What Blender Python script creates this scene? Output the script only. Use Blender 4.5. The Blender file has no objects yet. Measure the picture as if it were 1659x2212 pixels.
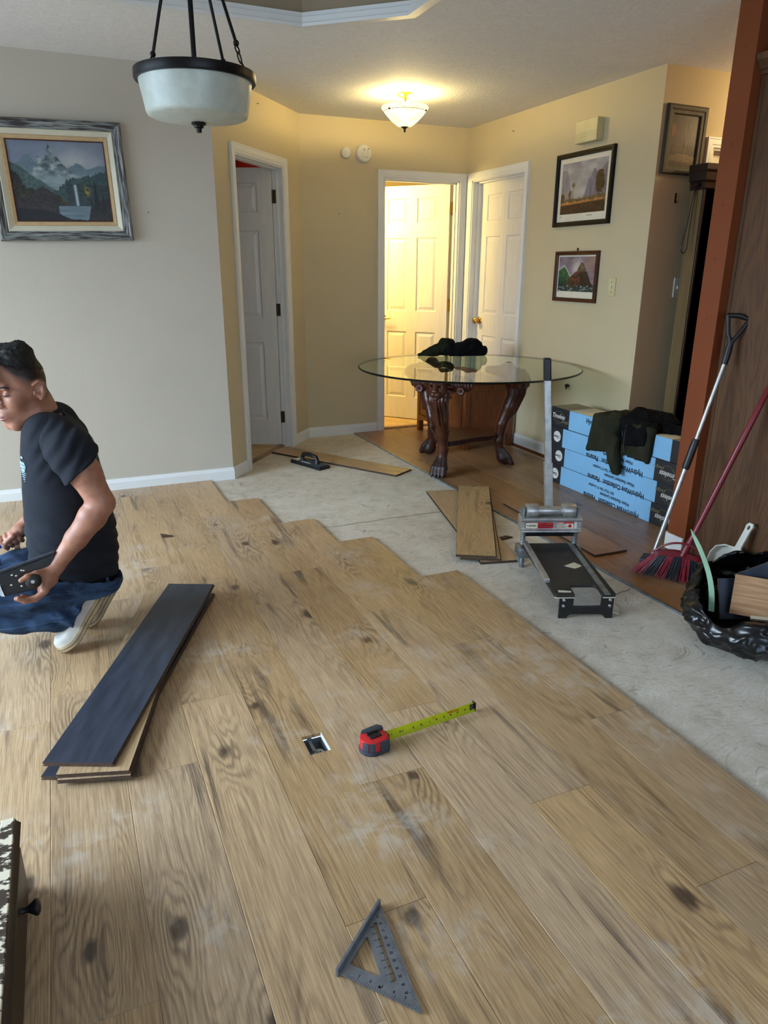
import bpy, bmesh, math, random
import numpy as np
from mathutils import Vector, Matrix, noise as mnoise
from mathutils.bvhtree import BVHTree

SC = bpy.context.scene
COL = SC.collection
random.seed(7)
rng = np.random.default_rng(11)
R = math.radians
PI = math.pi

# ------------------------------------------------------------------ camera, sky, light, exposure
cam_d = bpy.data.cameras.new('camera')
cam_d.sensor_fit = 'HORIZONTAL'
cam_d.sensor_width = 36.0
cam_d.lens = 36.0 * 1560.0 / 1659.0
cam_d.clip_start = 0.05
cam = bpy.data.objects.new('camera', cam_d)
cam.matrix_world = (Matrix.Translation((0, 0, 1.357)) @ Matrix.Rotation(R(-23.6), 4, 'Z')
                    @ Matrix.Rotation(R(90 - 18.7), 4, 'X') @ Matrix.Rotation(R(0.24), 4, 'Z'))
COL.objects.link(cam)
SC.camera = cam

W = bpy.data.worlds.new('sky')
SC.world = W
W.use_nodes = True
bg = W.node_tree.nodes['Background']
bg.inputs[0].default_value = (0.54, 0.74, 1.0, 1)
bg.inputs[1].default_value = 4.0

def area(name, loc, rot, sx, sy, power, col):
    d = bpy.data.lights.new(name, 'AREA')
    d.shape = 'RECTANGLE'; d.size = sx; d.size_y = sy; d.energy = power; d.color = col
    o = bpy.data.objects.new(name, d)
    o.location = loc; o.rotation_euler = rot
    COL.objects.link(o)
    return o

def point(name, loc, power, col, radius=0.05):
    d = bpy.data.lights.new(name, 'POINT')
    d.energy = power; d.color = col; d.shadow_soft_size = radius
    o = bpy.data.objects.new(name, d)
    o.location = loc
    COL.objects.link(o)
    return o

DAY = (0.70, 0.85, 1.0)
WARM = (1.0, 0.74, 0.36)
# daylight through the patio door on the left and the window behind the camera
area('daylight_patio', (-6.5, 2.9, 3.6), (0, R(-66), 0), 4.0, 6.5, 2300, DAY)
area('daylight_window', (0.5, -2.75, 1.4), (R(90), 0, 0), 2.6, 1.5, 30, DAY)
# lamps of the rooms beyond
point('lamp_room_back', (2.08, 6.12, 1.9), 85, (1.0, 0.76, 0.28), 0.12)
point('lamp_hall_right', (4.3, 3.1, 2.25), 22, WARM, 0.10)
point('lamp_room_left', (0.9, 6.6, 2.1), 5.0, (1.0, 0.75, 0.5), 0.15)

VS = SC.view_settings
SC.display_settings.display_device = 'sRGB'
VS.view_transform = 'Standard'
VS.look = 'None'
VS.exposure = 0.0
VS.gamma = 1.0
VS.use_curve_mapping = False

# ------------------------------------------------------------------ materials
def lin(c):
    o = []
    for v in c[:3]:
        v = v / 255.0
        o.append(v / 12.92 if v <= 0.04045 else ((v + 0.055) / 1.055) ** 2.4)
    return (o[0], o[1], o[2], 1.0)

def nd(nt, typ, ins=None, **props):
    n = nt.nodes.new(typ)
    for k, v in props.items():
        setattr(n, k, v)
    for k, v in (ins or {}).items():
        s = n.inputs[k]
        if isinstance(v, bpy.types.NodeSocket):
            nt.links.new(v, s)
        else:
            s.default_value = v
    return n

def newmat(name):
    m = bpy.data.materials.new(name)
    m.use_nodes = True
    nt = m.node_tree
    return m, nt, nt.nodes['Principled BSDF']

def mth(nt, op, a, b=None, c=None, clamp=False):
    ins = {0: a}
    if b is not None: ins[1] = b
    if c is not None: ins[2] = c
    return nd(nt, 'ShaderNodeMath', ins, operation=op, use_clamp=clamp).outputs[0]

def mix(nt, fac, a, b, blend='MIX'):
    n = nd(nt, 'ShaderNodeMix', data_type='RGBA', blend_type=blend)
    for i, v in ((0, fac), (6, a), (7, b)):
        if isinstance(v, bpy.types.NodeSocket): nt.links.new(v, n.inputs[i])
        else: n.inputs[i].default_value = v
    return n.outputs[2]

def rmap(nt, v, a, b, c=0.0, d=1.0):
    return nd(nt, 'ShaderNodeMapRange', {0: v, 1: a, 2: b, 3: c, 4: d}, interpolation_type='SMOOTHSTEP').outputs[0]

def mapping(nt, vec, scale, loc=(0, 0, 0)):
    return nd(nt, 'ShaderNodeMapping', {'Vector': vec, 'Scale': scale, 'Location': loc}).outputs[0]

def ntex(nt, vec, scale, detail=2.0, rough=0.5, dist=0.0):
    return nd(nt, 'ShaderNodeTexNoise', {'Vector': vec, 'Scale': scale, 'Detail': detail, 'Roughness': rough, 'Distortion': dist}).outputs[0]

def setbump(nt, b, h, strength, distance=0.002):
    n = nd(nt, 'ShaderNodeBump', {'Height': h, 'Strength': strength, 'Distance': distance})
    nt.links.new(n.outputs[0], b.inputs['Normal'])

def mat(name, c, rough=0.5, metal=0.0, var=0.10, scale=14.0, bump=0.0, bscale=120.0, spec=0.5, detail=3.0, stretch=(1, 1, 1)):
    """A plain painted, plastic, metal or cloth surface with slight procedural variation."""
    m, nt, b = newmat(name)
    tc = nd(nt, 'ShaderNodeTexCoord').outputs['Object']
    v = mapping(nt, tc, stretch)
    n = ntex(nt, v, scale, detail)
    col = lin(c)
    lo = tuple(x * (1 - var) for x in col[:3]) + (1,)
    hi = tuple(min(1, x * (1 + var)) for x in col[:3]) + (1,)
    nt.links.new(mix(nt, rmap(nt, n, 0.3, 0.7), lo, hi), b.inputs['Base Color'])
    b.inputs['Roughness'].default_value = rough
    b.inputs['Metallic'].default_value = metal
    b.inputs['Specular IOR Level'].default_value = spec
    if bump:
        setbump(nt, b, ntex(nt, v, bscale, 4.0), bump)
    return m

def wood_floor(name, c_lo, c_hi, c_dark, dust=0.36, tone=0.10, freq=25.0, strips=False):
    """Printed oak laminate: nested growth rings, pores, dark streaks and knots; every plank shifted by its own random number."""
    m, nt, b = newmat(name)
    tc = nd(nt, 'ShaderNodeTexCoord').outputs['Object']
    rnd = nd(nt, 'ShaderNodeObjectInfo').outputs['Random']
    off = nd(nt, 'ShaderNodeCombineXYZ', {0: mth(nt, 'MULTIPLY', rnd, 37.0), 1: mth(nt, 'MULTIPLY', rnd, 91.0), 2: 0.0}).outputs[0]
    p = nd(nt, 'ShaderNodeVectorMath', {0: tc, 1: off}, operation='ADD').outputs[0]
    pm = mapping(nt, p, (8.0, 0.62, 1.0))
    n1 = ntex(nt, pm, 1.0, 2.0, 0.45, 0.35)
    # knots
    pv = mapping(nt, p, (3.2, 1.9, 1.0))
    vor = nd(nt, 'ShaderNodeTexVoronoi', {'Vector': pv, 'Scale': 1.0, 'Randomness': 1.0}, feature='F1', voronoi_dimensions='2D')
    wob = ntex(nt, mapping(nt, p, (30, 14, 1)), 1.0, 2.0)
    dist = mth(nt, 'ADD', vor.outputs['Distance'], mth(nt, 'MULTIPLY', mth(nt, 'SUBTRACT', wob, 0.5), 0.10))
    cr = nd(nt, 'ShaderNodeSeparateColor', {0: vor.outputs['Color']}).outputs[0]
    gate = rmap(nt, cr, 0.46, 0.50)
    size = mth(nt, 'MULTIPLY_ADD', nd(nt, 'ShaderNodeSeparateColor', {0: vor.outputs['Color']}).outputs[1], 0.075, 0.04)
    near = mth(nt, 'MULTIPLY', rmap(nt, dist, 0.0, 0.45, 1.0, 0.0), gate)
    f = mth(nt, 'ADD', mth(nt, 'MULTIPLY', n1, freq), mth(nt, 'MULTIPLY', near, 2.6))
    f = mth(nt, 'ADD', f, mth(nt, 'MULTIPLY', ntex(nt, mapping(nt, p, (60, 9, 1)), 1.0, 3.0), 0.9))
    ring = mth(nt, 'MULTIPLY_ADD', mth(nt, 'SINE', mth(nt, 'MULTIPLY', f, 2 * PI)), 0.5, 0.5)
    ring = mth(nt, 'POWER', ring, 1.8)
    fib = ntex(nt, mapping(nt, p, (330, 7, 1)), 1.0, 3.0, 0.6)
    ringw = mth(nt, 'MULTIPLY', ring, rmap(nt, ntex(nt, mapping(nt, p, (9, 2.0, 1)), 1.0, 1.0), 0.38, 0.62, 0.05, 1.0))
    fac = mth(nt, 'ADD', mth(nt, 'MULTIPLY', ringw, 0.34), mth(nt, 'MULTIPLY', rmap(nt, fib, 0.36, 0.64), 0.50), clamp=True)
    col = mix(nt, fac, lin(c_hi), lin(c_lo))
    pore = rmap(nt, ntex(nt, mapping(nt, p, (620, 16, 1)), 1.0, 2.0, 0.5), 0.60, 0.70)
    col = mix(nt, mth(nt, 'MULTIPLY', pore, 0.34), col, lin(c_dark))
    # streaks
    st = ntex(nt, mapping(nt, p, (20, 1.5, 1)), 1.0, 3.0, 0.55, 0.4)
    stm = mth(nt, 'MULTIPLY', rmap(nt, st, 0.54, 0.70), rmap(nt, fib, 0.25, 0.6, 0.45, 1.0))
    area_m = rmap(nt, ntex(nt, mapping(nt, p, (3, 1.1, 1)), 1.0, 1.0), 0.44, 0.60)
    col = mix(nt, mth(nt, 'MULTIPLY', mth(nt, 'MULTIPLY', stm, area_m), 0.85), col, lin(c_dark))
    halo = mth(nt, 'MULTIPLY', near, 0.5)
    col = mix(nt, mth(nt, 'MULTIPLY', halo, ring), col, lin(c_dark))
    ks = nd(nt, 'ShaderNodeMapRange', {0: dist, 1: 0.0, 2: size, 3: 1.0, 4: 0.0}).outputs[0]
    km = mth(nt, 'MULTIPLY', rmap(nt, ks, 0.0, 0.7), gate)
    col = mix(nt, mth(nt, 'MULTIPLY', km, 0.85), col, lin((66, 50, 40)))
    # tone of the plank
    hsv = nd(nt, 'ShaderNodeHueSaturation', {'Color': col, 'Hue': 0.5,
             'Saturation': mth(nt, 'MULTIPLY_ADD', nd(nt, 'ShaderNodeTexWhiteNoise', {'W': mth(nt, 'MULTIPLY', rnd, 77.0)}, noise_dimensions='1D').outputs[0], -0.16, 1.02),
             'Value': mth(nt, 'MULTIPLY_ADD', rnd, tone * 2, 1.0 - tone)}).outputs[0]
    rough = 0.36
    if dust:
        pos = nd(nt, 'ShaderNodeNewGeometry').outputs['Position']
        d1 = ntex(nt, pos, 2.3, 5.0, 0.62)
        d2 = ntex(nt, pos, 16.0, 4.0, 0.6, 0.8)
        dm = mth(nt, 'MULTIPLY', rmap(nt, d1, 0.50, 0.66), rmap(nt, d2, 0.38, 0.62))
        dm = mth(nt, 'MULTIPLY', dm, dust)
        hsv = mix(nt, dm, hsv, lin((206, 200, 190)))
        nt.links.new(mth(nt, 'MULTIPLY_ADD', dm, 0.7, rough), b.inputs['Roughness'])
    else:
        b.inputs['Roughness'].default_value = rough
    nt.links.new(hsv, b.inputs['Base Color'])
    b.inputs['Specular IOR Level'].default_value = 0.45
    setbump(nt, b, mth(nt, 'ADD', mth(nt, 'MULTIPLY', fac, -0.6), mth(nt, 'MULTIPLY', km, -0.6)), 0.16, 0.001)
    return m

def wood_panel(name, c_lo, c_hi, axis=2, rough=0.45, sc=1.0):
    m, nt, b = newmat(name)
    tc = nd(nt, 'ShaderNodeTexCoord').outputs['Object']
    s1 = [7 * sc] * 3; s1[axis] = 0.8 * sc
    s2 = [160 * sc] * 3; s2[axis] = 4 * sc
    n1 = ntex(nt, mapping(nt, tc, s1), 1.0, 2.0, 0.5, 0.4)
    ring = mth(nt, 'MULTIPLY_ADD', mth(nt, 'SINE', mth(nt, 'MULTIPLY', n1, 110.0)), 0.5, 0.5)
    fib = ntex(nt, mapping(nt, tc, s2), 1.0, 3.0, 0.6)
    fac = mth(nt, 'ADD', mth(nt, 'MULTIPLY', ring, 0.4), mth(nt, 'MULTIPLY', rmap(nt, fib, 0.3, 0.7), 0.55), clamp=True)
    nt.links.new(mix(nt, fac, lin(c_hi), lin(c_lo)), b.inputs['Base Color'])
    b.inputs['Roughness'].default_value = rough
    setbump(nt, b, fac, 0.15, 0.001)
    return m

def concrete_mat():
    m, nt, b = newmat('concrete')
    pos = nd(nt, 'ShaderNodeNewGeometry').outputs['Position']
    big = ntex(nt, pos, 1.6, 4.0, 0.55)
    mid = ntex(nt, pos, 11.0, 5.0, 0.62, 0.5)
    fine = ntex(nt, pos, 90.0, 4.0, 0.6)
    warp = nd(nt, 'ShaderNodeTexNoise', {'Vector': pos, 'Scale': 3.0, 'Detail': 1.0}).outputs['Color']
    pw = nd(nt, 'ShaderNodeVectorMath', {0: pos, 1: nd(nt, 'ShaderNodeVectorMath', {0: warp, 1: (0.5, 0.5, 0)}, operation='MULTIPLY').outputs[0]}, operation='ADD').outputs[0]
    scr1 = ntex(nt, mapping(nt, pw, (20, 84, 1)), 1.0, 3.0, 0.6, 1.1)
    scr2 = ntex(nt, mapping(nt, pw, (92, 22, 1)), 1.0, 3.0, 0.6, 1.1)
    col = mix(nt, rmap(nt, big, 0.3, 0.7), lin((194, 184, 166)), lin((214, 206, 190)))
    col = mix(nt, mth(nt, 'MULTIPLY', rmap(nt, mid, 0.45, 0.75), 0.55), col, lin((222, 218, 210)))
    col = mix(nt, mth(nt, 'MULTIPLY', rmap(nt, mid, 0.48, 0.25), 0.55), col, lin((156, 148, 138)))
    dia = ntex(nt, nd(nt, 'ShaderNodeMapping', {'Vector': pw, 'Rotation': (0, 0, 0.8), 'Scale': (24, 120, 1)}).outputs[0], 1.0, 3.0, 0.6, 0.9)
    col = mix(nt, mth(nt, 'MULTIPLY', rmap(nt, dia, 0.58, 0.70), 0.5), col, lin((138, 128, 114)))
    col = mix(nt, mth(nt, 'MULTIPLY', rmap(nt, scr1, 0.58, 0.70), 0.55), col, lin((118, 108, 98)))
    col = mix(nt, mth(nt, 'MULTIPLY', rmap(nt, scr2, 0.60, 0.72), 0.65), col, lin((222, 218, 210)))
    spl = ntex(nt, pos, 5.0, 6.0, 0.7, 0.3)
    col = mix(nt, mth(nt, 'MULTIPLY', rmap(nt, spl, 0.66, 0.72), 0.75), col, lin((232, 230, 226)))
    col = mix(nt, mth(nt, 'MULTIPLY', rmap(nt, fine, 0.35, 0.7), 0.16), col, lin((110, 104, 96)))
    nt.links.new(col, b.inputs['Base Color'])
    b.inputs['Roughness'].default_value = 0.78
    setbump(nt, b, mth(nt, 'ADD', mth(nt, 'MULTIPLY', mid, 0.6), mth(nt, 'ADD', scr1, scr2)), 0.3, 0.002)
    return m

def wall_paint(name, c, bump=0.25):
    m, nt, b = newmat(name)
    pos = nd(nt, 'ShaderNodeNewGeometry').outputs['Position']
    col = lin(c)
    lo = tuple(x * 0.955 for x in col[:3]) + (1,)
    scuff = ntex(nt, pos, 1.3, 6.0, 0.6)
    cc = mix(nt, rmap(nt, scuff, 0.35, 0.6), lo, col)
    nt.links.new(cc, b.inputs['Base Color'])
    b.inputs['Roughness'].default_value = 0.62
    b.inputs['Specular IOR Level'].default_value = 0.3
    setbump(nt, b, ntex(nt, pos, 140.0, 4.0), bump, 0.002)
    return m

def ceiling_mat():
    m, nt, b = newmat('ceiling_texture')
    pos = nd(nt, 'ShaderNodeNewGeometry').outputs['Position']
    b.inputs['Base Color'].default_value = lin((230, 228, 224))
    b.inputs['Roughness'].default_value = 0.85
    n = ntex(nt, pos, 34.0, 5.0, 0.6, 1.6)
    nt.links.new(mix(nt, rmap(nt, n, 0.3, 0.7), lin((224, 222, 218)), lin((236, 234, 230))), b.inputs['Base Color'])
    setbump(nt, b, rmap(nt, n, 0.42, 0.62), 0.28, 0.003)
    return m

def emit_mat(name, c, strength):
    m, nt, b = newmat(name)
    b.inputs['Base Color'].default_value = lin(c)
    b.inputs['Emission Color'].default_value = lin(c)
    b.inputs['Emission Strength'].default_value = strength
    tc = nd(nt, 'ShaderNodeTexCoord').outputs['Object']
    n = ntex(nt, tc, 9.0, 3.0)
    nt.links.new(mix(nt, n, lin(tuple(v * 0.96 for v in c)), lin(c)), b.inputs['Base Color'])
    return m

def glass_mat(name, tint, ior=1.5, rough=0.0):
    """Sheet glass: clear body, mirror reflection by the angle of view."""
    m, nt, b = newmat(name)
    nt.nodes.remove(b)
    out = nt.nodes['Material Output']
    fr = nd(nt, 'ShaderNodeFresnel', {'IOR': ior}).outputs[0]
    back = nd(nt, 'ShaderNodeNewGeometry').outputs['Backfacing']
    fr = mth(nt, 'MULTIPLY', fr, mth(nt, 'SUBTRACT', 1.0, back))
    tr = nd(nt, 'ShaderNodeBsdfTransparent', {'Color': tint}).outputs[0]
    gl = nd(nt, 'ShaderNodeBsdfGlossy', {'Color': (1, 1, 1, 1), 'Roughness': rough}).outputs[0]
    sh = nd(nt, 'ShaderNodeMixShader', {0: fr, 1: tr, 2: gl}).outputs[0]
    nt.links.new(sh, out.inputs['Surface'])
    return m

def paint_mat(name, rough=0.35, spec=0.3):
    """Flat print: colours come from the mesh's own colour attribute."""
    m, nt, b = newmat(name)
    a = nd(nt, 'ShaderNodeVertexColor', layer_name='print').outputs[0]
    tc = nd(nt, 'ShaderNodeTexCoord').outputs['Object']
    n = ntex(nt, tc, 260.0, 2.0)
    nt.links.new(mix(nt, mth(nt, 'MULTIPLY', n, 0.12), a, (0.03, 0.03, 0.03, 1)), b.inputs['Base Color'])
    b.inputs['Roughness'].default_value = rough
    b.inputs['Specular IOR Level'].default_value = spec
    return m

MT = {}
MT['plank'] = wood_floor('oak_laminate', (128, 99, 69), (194, 161, 118), (82, 66, 54))
MT['plank_clean'] = wood_floor('oak_laminate_clean', (140, 110, 76), (194, 162, 118), (96, 78, 62), dust=0.0)
MT['oldlam'] = wood_floor('old_laminate', (118, 82, 52), (166, 122, 80), (98, 68, 44), dust=0.12, tone=0.10, freq=12.0)
MT['plank_back'] = mat('plank_underside', (46, 52, 64), 0.45, var=0.30, scale=4, stretch=(7, 1.2, 1), bump=0.05, detail=6.0)
MT['plank_core'] = mat('plank_core', (70, 52, 38), 0.8, var=0.2, scale=60)
MT['concrete'] = concrete_mat()
MT['wall'] = wall_paint('beige_paint', (194, 185, 168))
MT['wall_warm'] = wall_paint('beige_paint_lamplit', (204, 189, 154))  # same beige paint, yellowed so its colour carries the lamp's warm light
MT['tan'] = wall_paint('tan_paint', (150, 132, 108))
MT['orange'] = wall_paint('terracotta_paint', (124, 62, 28), 0.15)
MT['redwall'] = wall_paint('red_paint', (140, 26, 18))
MT['ceiling'] = ceiling_mat()
MT['trim'] = mat('white_trim', (228, 228, 224), 0.38, var=0.015, scale=6, bump=0.03)
MT['door'] = mat('white_door', (226, 222, 212), 0.42, var=0.03, scale=5, bump=0.12, bscale=60, stretch=(8, 8, 1))
MT['black'] = mat('black_plastic', (18, 18, 19), 0.42, var=0.3, scale=20)
MT['blackmetal'] = mat('black_metal', (24, 22, 21), 0.4, metal=0.6, var=0.2)
MT['steel'] = mat('steel', (186, 186, 184), 0.40, metal=0.85, var=0.16, scale=30, bump=0.03)
MT['zinc'] = mat('zinc_plate', (150, 158, 164), 0.42, metal=0.9, var=0.2, scale=22)
MT['brass'] = mat('brass', (196, 150, 70), 0.22, metal=1.0, var=0.12)
MT['bronze'] = mat('bronze', (74, 62, 48), 0.35, metal=0.9, var=0.15)
MT['white_plastic'] = mat('white_plastic', (214, 212, 200), 0.4, var=0.04)
MT['ivory'] = mat('ivory_plastic', (206, 196, 150), 0.4, var=0.05)
MT['brownwood'] = wood_panel('brown_wood', (84, 40, 14), (128, 66, 26), 2, 0.35, 1.4)
MT['carved'] = mat('carved_wood', (70, 31, 15), 0.30, var=0.3, scale=9, bump=0.08, bscale=70)
MT['paw'] = mat('dark_carved_wood', (46, 25, 19), 0.42, var=0.25, scale=18, bump=0.15, bscale=60)
MT['pantry'] = wood_panel('oak_panel', (62, 38, 15), (98, 62, 27), 2, 0.65, 0.9)
MT['darkwood'] = wood_panel('dark_walnut', (26, 16, 10), (44, 28, 18), 2, 0.4, 1.2)
MT['olive'] = mat('olive_board', (112, 90, 52), 0.7, var=0.15, scale=4, stretch=(6, 6, 0.6))
MT['tile'] = mat('travertine_tile', (196, 166, 112), 0.4, var=0.18, scale=7, bump=0.05)
MT['box_black'] = mat('carton_black', (34, 33, 36), 0.55, var=0.12, scale=9)
MT['box_top'] = mat('carton_top', (140, 132, 112), 0.6, var=0.08, scale=6)
MT['box_blue'] = mat('carton_blue', (130, 184, 222), 0.5, var=0.03, scale=6)
MT['box_cream'] = mat('carton_cream', (206, 200, 176), 0.5, var=0.05, scale=6)
MT['ink'] = mat('ink_dark', (22, 26, 36), 0.6, var=0.05)
MT['ink_white'] = mat('ink_white', (214, 212, 206), 0.6, var=0.05)
MT['ink_gold'] = mat('ink_gold', (132, 124, 84), 0.6, var=0.05)
MT['red'] = mat('red_plastic', (196, 36, 40), 0.4, var=0.10)
MT['broomred'] = mat('broom_red', (112, 20, 32), 0.36, var=0.12, scale=9)
MT['bristle_red'] = mat('bristle_red', (136, 26, 44), 0.5, var=0.25, scale=60)
MT['bristle_black'] = mat('bristle_black', (26, 30, 36), 0.5, var=0.3, scale=60)
MT['glass_top'] = glass_mat('table_glass', (0.84, 0.93, 0.87, 1), 2.3)
MT['glass_edge'] = mat('glass_edge', (6, 10, 8), 0.35, var=0.2, spec=0.2)
MT['pane'] = glass_mat('window_pane', (0.98, 0.99, 1.0, 1), 1.45)
MT['frost'] = mat('frosted_glass', (188, 194, 182), 0.35, var=0.07, scale=24, bump=0.05, bscale=90)
MT['print'] = paint_mat('flat_print')
MT['mat_paper'] = mat('paper_mount', (226, 218, 196), 0.6, var=0.03)
def skin_mat():
    """Skin with the clipped hair at the sides of the head as stubble (its own vertex attribute)."""
    m, nt, b = newmat('skin')
    tc = nd(nt, 'ShaderNodeTexCoord').outputs['Object']
    n = ntex(nt, tc, 30.0, 3.0)
    base = mix(nt, rmap(nt, n, 0.3, 0.7), lin((152, 104, 82)), lin((170, 120, 97)))
    at = nd(nt, 'ShaderNodeAttribute', attribute_name='stubble').outputs['Fac']
    nb = ntex(nt, tc, 420.0, 2.0)
    nt.links.new(mix(nt, mth(nt, 'MULTIPLY', at, rmap(nt, nb, 0.2, 0.6, 0.85, 1.0)), base, lin((13, 10, 9))), b.inputs['Base Color'])
    b.inputs['Roughness'].default_value = 0.48
    b.inputs['Specular IOR Level'].default_value = 0.35
    b.inputs['Subsurface Weight'].default_value = 0.12
    b.inputs['Subsurface Radius'].default_value = (0.010, 0.004, 0.002)
    setbump(nt, b, ntex(nt, tc, 240.0, 4.0), 0.03)
    return m
MT['skin'] = skin_mat()
MT['hair'] = mat('black_hair', (11, 10, 10), 0.55, var=0.4, scale=50, bump=0.9, bscale=260, spec=0.35)
MT['shirt'] = mat('navy_shirt', (30, 33, 40), 0.85, var=0.14, scale=12, bump=0.12, bscale=500, spec=0.2)
def denim_mat():
    m, nt, b = newmat('denim')
    tc = nd(nt, 'ShaderNodeTexCoord').outputs['Object']
    n = ntex(nt, mapping(nt, tc, (7, 7, 16)), 1.0, 6.0, 0.6, 0.8)
    c = mix(nt, rmap(nt, n, 0.34, 0.62), lin((24, 36, 56)), lin((54, 76, 106)))
    c = mix(nt, mth(nt, 'MULTIPLY', rmap(nt, n, 0.58, 0.74), 0.6), c, lin((92, 124, 160)))
    nt.links.new(c, b.inputs['Base Color'])
    b.inputs['Roughness'].default_value = 0.85
    b.inputs['Specular IOR Level'].default_value = 0.2
    setbump(nt, b, ntex(nt, tc, 600.0, 3.0), 0.15)
    return m
MT['jeans'] = denim_mat()
MT['lug'] = mat('sole_lug', (112, 90, 60), 0.7)
MT['jeans_light'] = mat('denim_worn', (84, 116, 150), 0.85, var=0.2, scale=14, bump=0.15, bscale=600, spec=0.2)
MT['belt'] = mat('black_belt', (16, 16, 18), 0.5, var=0.2)
MT['shoe'] = mat('shoe_leather', (200, 196, 186), 0.5, var=0.12, scale=16, bump=0.05)
MT['sole'] = mat('shoe_sole', (176, 154, 118), 0.65, var=0.2, scale=22, bump=0.1)
MT['blue_handle'] = mat('blue_handle', (20, 86, 190), 0.35, var=0.08)
MT['hoodie'] = mat('olive_fleece', (44, 44, 32), 0.95, var=0.2, scale=10, bump=0.3, bscale=420, spec=0.1)
MT['blackcloth'] = mat('black_cloth', (14, 14, 15), 0.95, var=0.3, scale=12, bump=0.3, bscale=300, spec=0.1)
MT['greencloth'] = mat('dark_green_cloth', (26, 30, 20), 0.95, var=0.3, scale=12, bump=0.3, bscale=300, spec=0.1)
MT['bag'] = mat('bin_bag_plastic', (13, 13, 15), 0.26, var=0.8, scale=9, bump=0.18, bscale=30, spec=0.45)
MT['tape_yellow'] = mat('tape_yellow', (206, 214, 40), 0.4, var=0.05)
MT['rubber'] = mat('grey_rubber', (52, 60, 70), 0.6, var=0.2, scale=30)
MT['deck'] = mat('worn_black_deck', (30, 29, 28), 0.5, var=0.55, scale=11, detail=8.0, bump=0.05)
MT['alu'] = mat('cast_aluminium', (140, 146, 156), 0.36, metal=0.75, var=0.14, scale=40)
MT['green_strip'] = mat('green_foam', (142, 176, 146), 0.7, var=0.08)
MT['cord'] = mat('black_cord', (14, 13, 12), 0.5, var=0.1)
# ------------------------------------------------------------------ mesh helpers
def T(x=0, y=0, z=0): return Matrix.Translation((x, y, z))
def RX(a): return Matrix.Rotation(R(a), 4, 'X')
def RY(a): return Matrix.Rotation(R(a), 4, 'Y')
def RZ(a): return Matrix.Rotation(R(a), 4, 'Z')

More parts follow.
